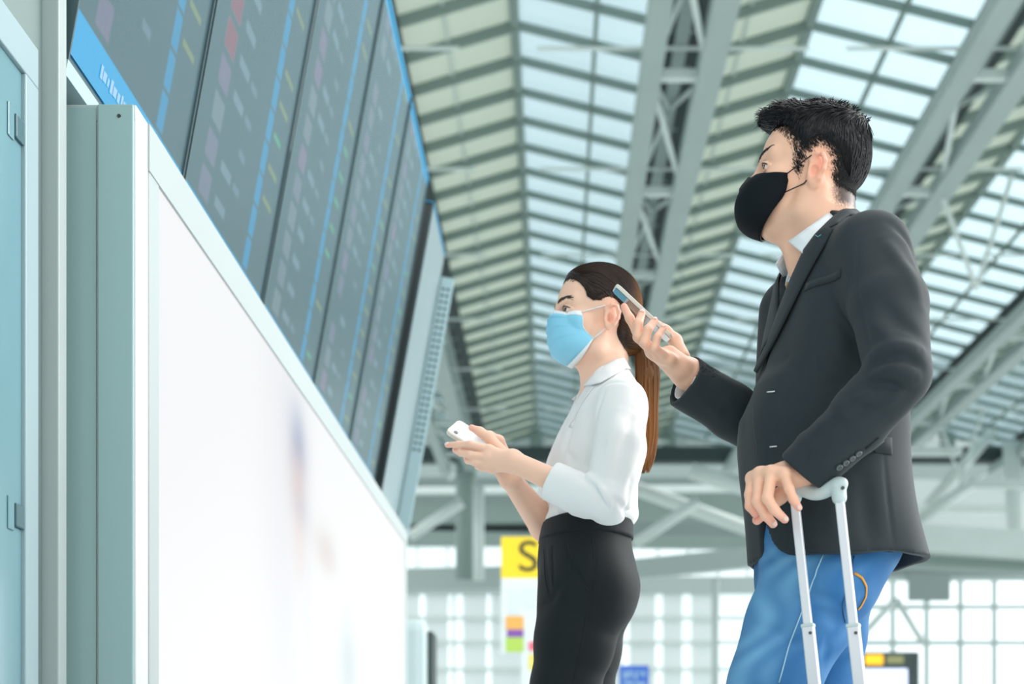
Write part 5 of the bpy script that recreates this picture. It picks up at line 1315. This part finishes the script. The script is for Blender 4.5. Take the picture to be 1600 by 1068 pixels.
rw_.s(plane(Rsw[3] + axr2*.004, axr2), .003); rw_.s(rc(Rsw[3] - axr2*.03, Rsw[3] + axr2*.02, .034, .036), .002); Bl.u(rw_.prim((Rsw[1] + Rsw[3])/2, .15), .006)
vz = Fwt.hits([(905, 632), (914, 618), (926, 603)], 2.9, 3.4); _, vl = frame_w(vz)
vzz = np.array((1.285, 1.30, 1.335, 1.37, 1.42)); vll = np.array((.0, .008, .026, .046, .075))
Bl.s(Prim(lambda P: (lambda fl: np.maximum(np.maximum(np.abs(fl[1]) - np.interp(P[:, 2], vzz, vll), -(fl[0] - .0)), 1.285 - P[:, 2]))(frame_w(P)).astype(f32)), .004)
Bl.s(rc((.112, YW, 1.385), (.125, YW, 1.45), .047, .056), .004)
Bl.d(wob(.0022, 26, 13))
Bl0 = Field(); Bl0.ops = list(Bl.ops)
for pts, a_, w_ in (([(931, 655), (926, 690), (918, 725), (912, 748)], -.007, .008), ([(945, 610), (934, 640), (931, 660)], -.003, .007), ([(908, 745), (928, 760), (948, 792)], -.008, .007), ([(920, 742), (940, 765), (955, 790)], .006, .008), ([(956, 795), (963, 782), (975, 795), (985, 815)], -.006, .008), ([(965, 640), (955, 700), (940, 750)], .004, .014),
                    ([(990, 640), (975, 700), (958, 760)], -.004, .014), ([(1004, 670), (985, 730), (970, 775)], .003, .012), ([(880, 690), (895, 720), (905, 735)], -.003, .012), ([(885, 790), (905, 810), (930, 812)], -.004, .010), ([(870, 795), (880, 815)], -.003, .008), ([(960, 805), (975, 825)], .004, .01), ([(985, 750), (978, 800), (982, 825)], -.004, .010), ([(896, 660), (885, 690), (878, 720)], -.003, .012),
                    ([(905, 632), (896, 655), (888, 680), (880, 705)], -.0025, .004), ([(940, 605), (960, 597), (985, 600)], -.002, .004)):
    Bl.d(fold(Bl0.hits(pts, 2.85, 3.4), a_*(1.5 if w_ > .005 else 1), w_*(.8 if w_ > .005 else 1)))
Bl.d(fold(np.array([(x, y, 1.026) for x, y in [(.08 + .105*math.cos(t), YW + .14*math.sin(t)) for t in np.linspace(0, 6.28, 40)]]), -.006, .008))
blouse = skin('blouse', Bl, (-.09, 2.88, .965), (.24, 3.43, 1.42), .0032, M_blouse, wom)
BB = Field(); BB.u(Prim(lambda P: Bl(P))); BB.u(Prim(lambda P: Bw(P)))
ctop = list(Bw.hits([(914, 604), (926, 590), (943, 574), (960, 563), (973, 559)], 2.95, 3.4, .005)) + [(.158, 3.225, 1.408), (.145, 3.250, 1.402), (.115, 3.262, 1.388), (.085, 3.252, 1.368), (.066, 3.225, 1.350)]
cbot = list(BB.hits([(929, 603), (940, 601), (958, 590), (977, 578), (986, 577)], 2.95, 3.4, .006)) + [(.180, 3.235, 1.372), (.166, 3.272, 1.368), (.118, 3.297, 1.352), (.070, 3.280, 1.328), W(893, 624, 3.215)]
collar(ctop, cbot, .002, blouse, 'collar', M_blouse, 40)
ribbon(Bl, [(927, 604), (917, 618), (908, 631), (901, 645), (892, 668)], 2.9, 3.4, .010, .0014, 'placket', M_blouse, blouse, n=14, th=.0016)

# ---- trousers and shoes
Tr = Field()
Tr.u(loft([(1.052, -.020, .172, .131), (1.03, -.026, .172, .134), (.99, -.034, .172, .143), (.95, -.036, .180, .154), (.90, -.034, .190, .164), (.86, -.033, .184, .166), (.82, -.025, .166, .155), (.785, .0, .13, .12), (.755, .04, .10, .06)], YW, TW*.7, 0, 2.2, z0=.745, z1=1.050))
L1 = [np.array(p) for p in ((.062, 3.125, .88), (.045, 3.115, .77), (.022, 3.110, .67), (.000, 3.105, .48), (.025, 3.105, .28), (.05, 3.105, .06))]
R1 = [np.array(p) for p in ((.075, 3.275, .88), (.068, 3.280, .77), (.062, 3.285, .67), (.055, 3.285, .48), (.085, 3.285, .28), (.11, 3.285, .06))]
Tr.chain(L1, [.092, .086, .075, .062, .055, .048], .02, .045); Tr.chain(R1, [.092, .084, .072, .062, .055, .048], .02, .045)
Tr0 = Field(); Tr0.ops = list(Tr.ops); Tr.d(wob(.0016, 24, 17))
for pts, a_, w_ in (([(887, 852), (894, 880), (908, 905), (920, 925)], -.0040, .0045), ([(925, 838), (928, 880), (924, 915), (918, 960), (908, 1010), (895, 1068)], -.0022, .004), ([(852, 850), (856, 900), (862, 950)], -.002, .005), ([(862, 852), (864, 890), (866, 915)], -.002, .005),
                    ([(845, 945), (860, 938), (885, 905)], -.004, .010), ([(860, 915), (880, 925), (900, 935)], .003, .012), ([(846, 965), (870, 960), (900, 970)], .003, .014), ([(975, 985), (950, 990), (930, 985)], -.003, .012)):
    Tr.d(fold(Tr0.hits(pts, 2.85, 3.4), a_, w_))
trous = skin('trousers', Tr, (-.09, 3.0, .02), (.24, 3.40, 1.06), .0045, M_trous, wom)
wb = loft([(1.052, -.020, .172, .131), (1.03, -.026, .172, .134), (.99, -.034, .172, .143)], YW, TW*.7, .0040, 2.2, z0=1.002, z1=1.047)
skin('waistband', Field().u(wb), (-.06, 3.03, .99), (.21, 3.37, 1.06), .004, M_trous, trous)
wbF = Field().u(wb); disc(wbF, 846, 847, 2.9, 3.3, .0075, .004, 'button', M_btn, trous)
M_tl = mat('trouser_seam', (.003, .005, .006), .8)
for nm, pts in (('pocket_opening', [(888, 850), (893, 872), (902, 894), (912, 911), (920, 924)]), ('side_seam', [(926, 842), (929, 880), (926, 910), (919, 950), (909, 1005), (896, 1066)]), ('fly_seam', [(849, 858), (851, 890), (856, 925)]), ('crease', [(862, 852), (863, 885), (863, 915)])):
    ribbon(Tr, pts, 2.85, 3.4, .0030 if nm == 'pocket_opening' else .0014, .0006, nm, M_tl, trous, n=16, th=.0006)
for q in (L1[-1], R1[-1]):
    s_ = Field().u(rc(q + A(.040, 0, -.030), q + A(-.12, 0, -.034), .026, .024)); s_.u(rc(q + A(0, 0, .01), q + A(-.04, 0, -.02), .038, .03), .03); s_.i(Prim(lambda P: .001 - P[:, 2]))
    skin('shoe', s_, (q[0]-.19, q[1]-.05, -.01), (q[0]+.10, q[1]+.05, .13), .006, mat('black_leather', (.012, .012, .013), .3), wom)

# ---- her phone in a clear case
c0, c1 = W(696, 675, 3.092), W(717, 657, 3.145); cw = c1 - c0; lv = np.array((.098, -.016, -.079)); lv -= cw*(lv @ cw)/(cw @ cw); lv /= np.linalg.norm(lv)
phone('phone', 'white phone in a clear case held in both hands of the person in the blouse', (c0 + c1)/2 + lv*.066, -lv, cw, .134, .068, .009, camf=(.36, -.30))
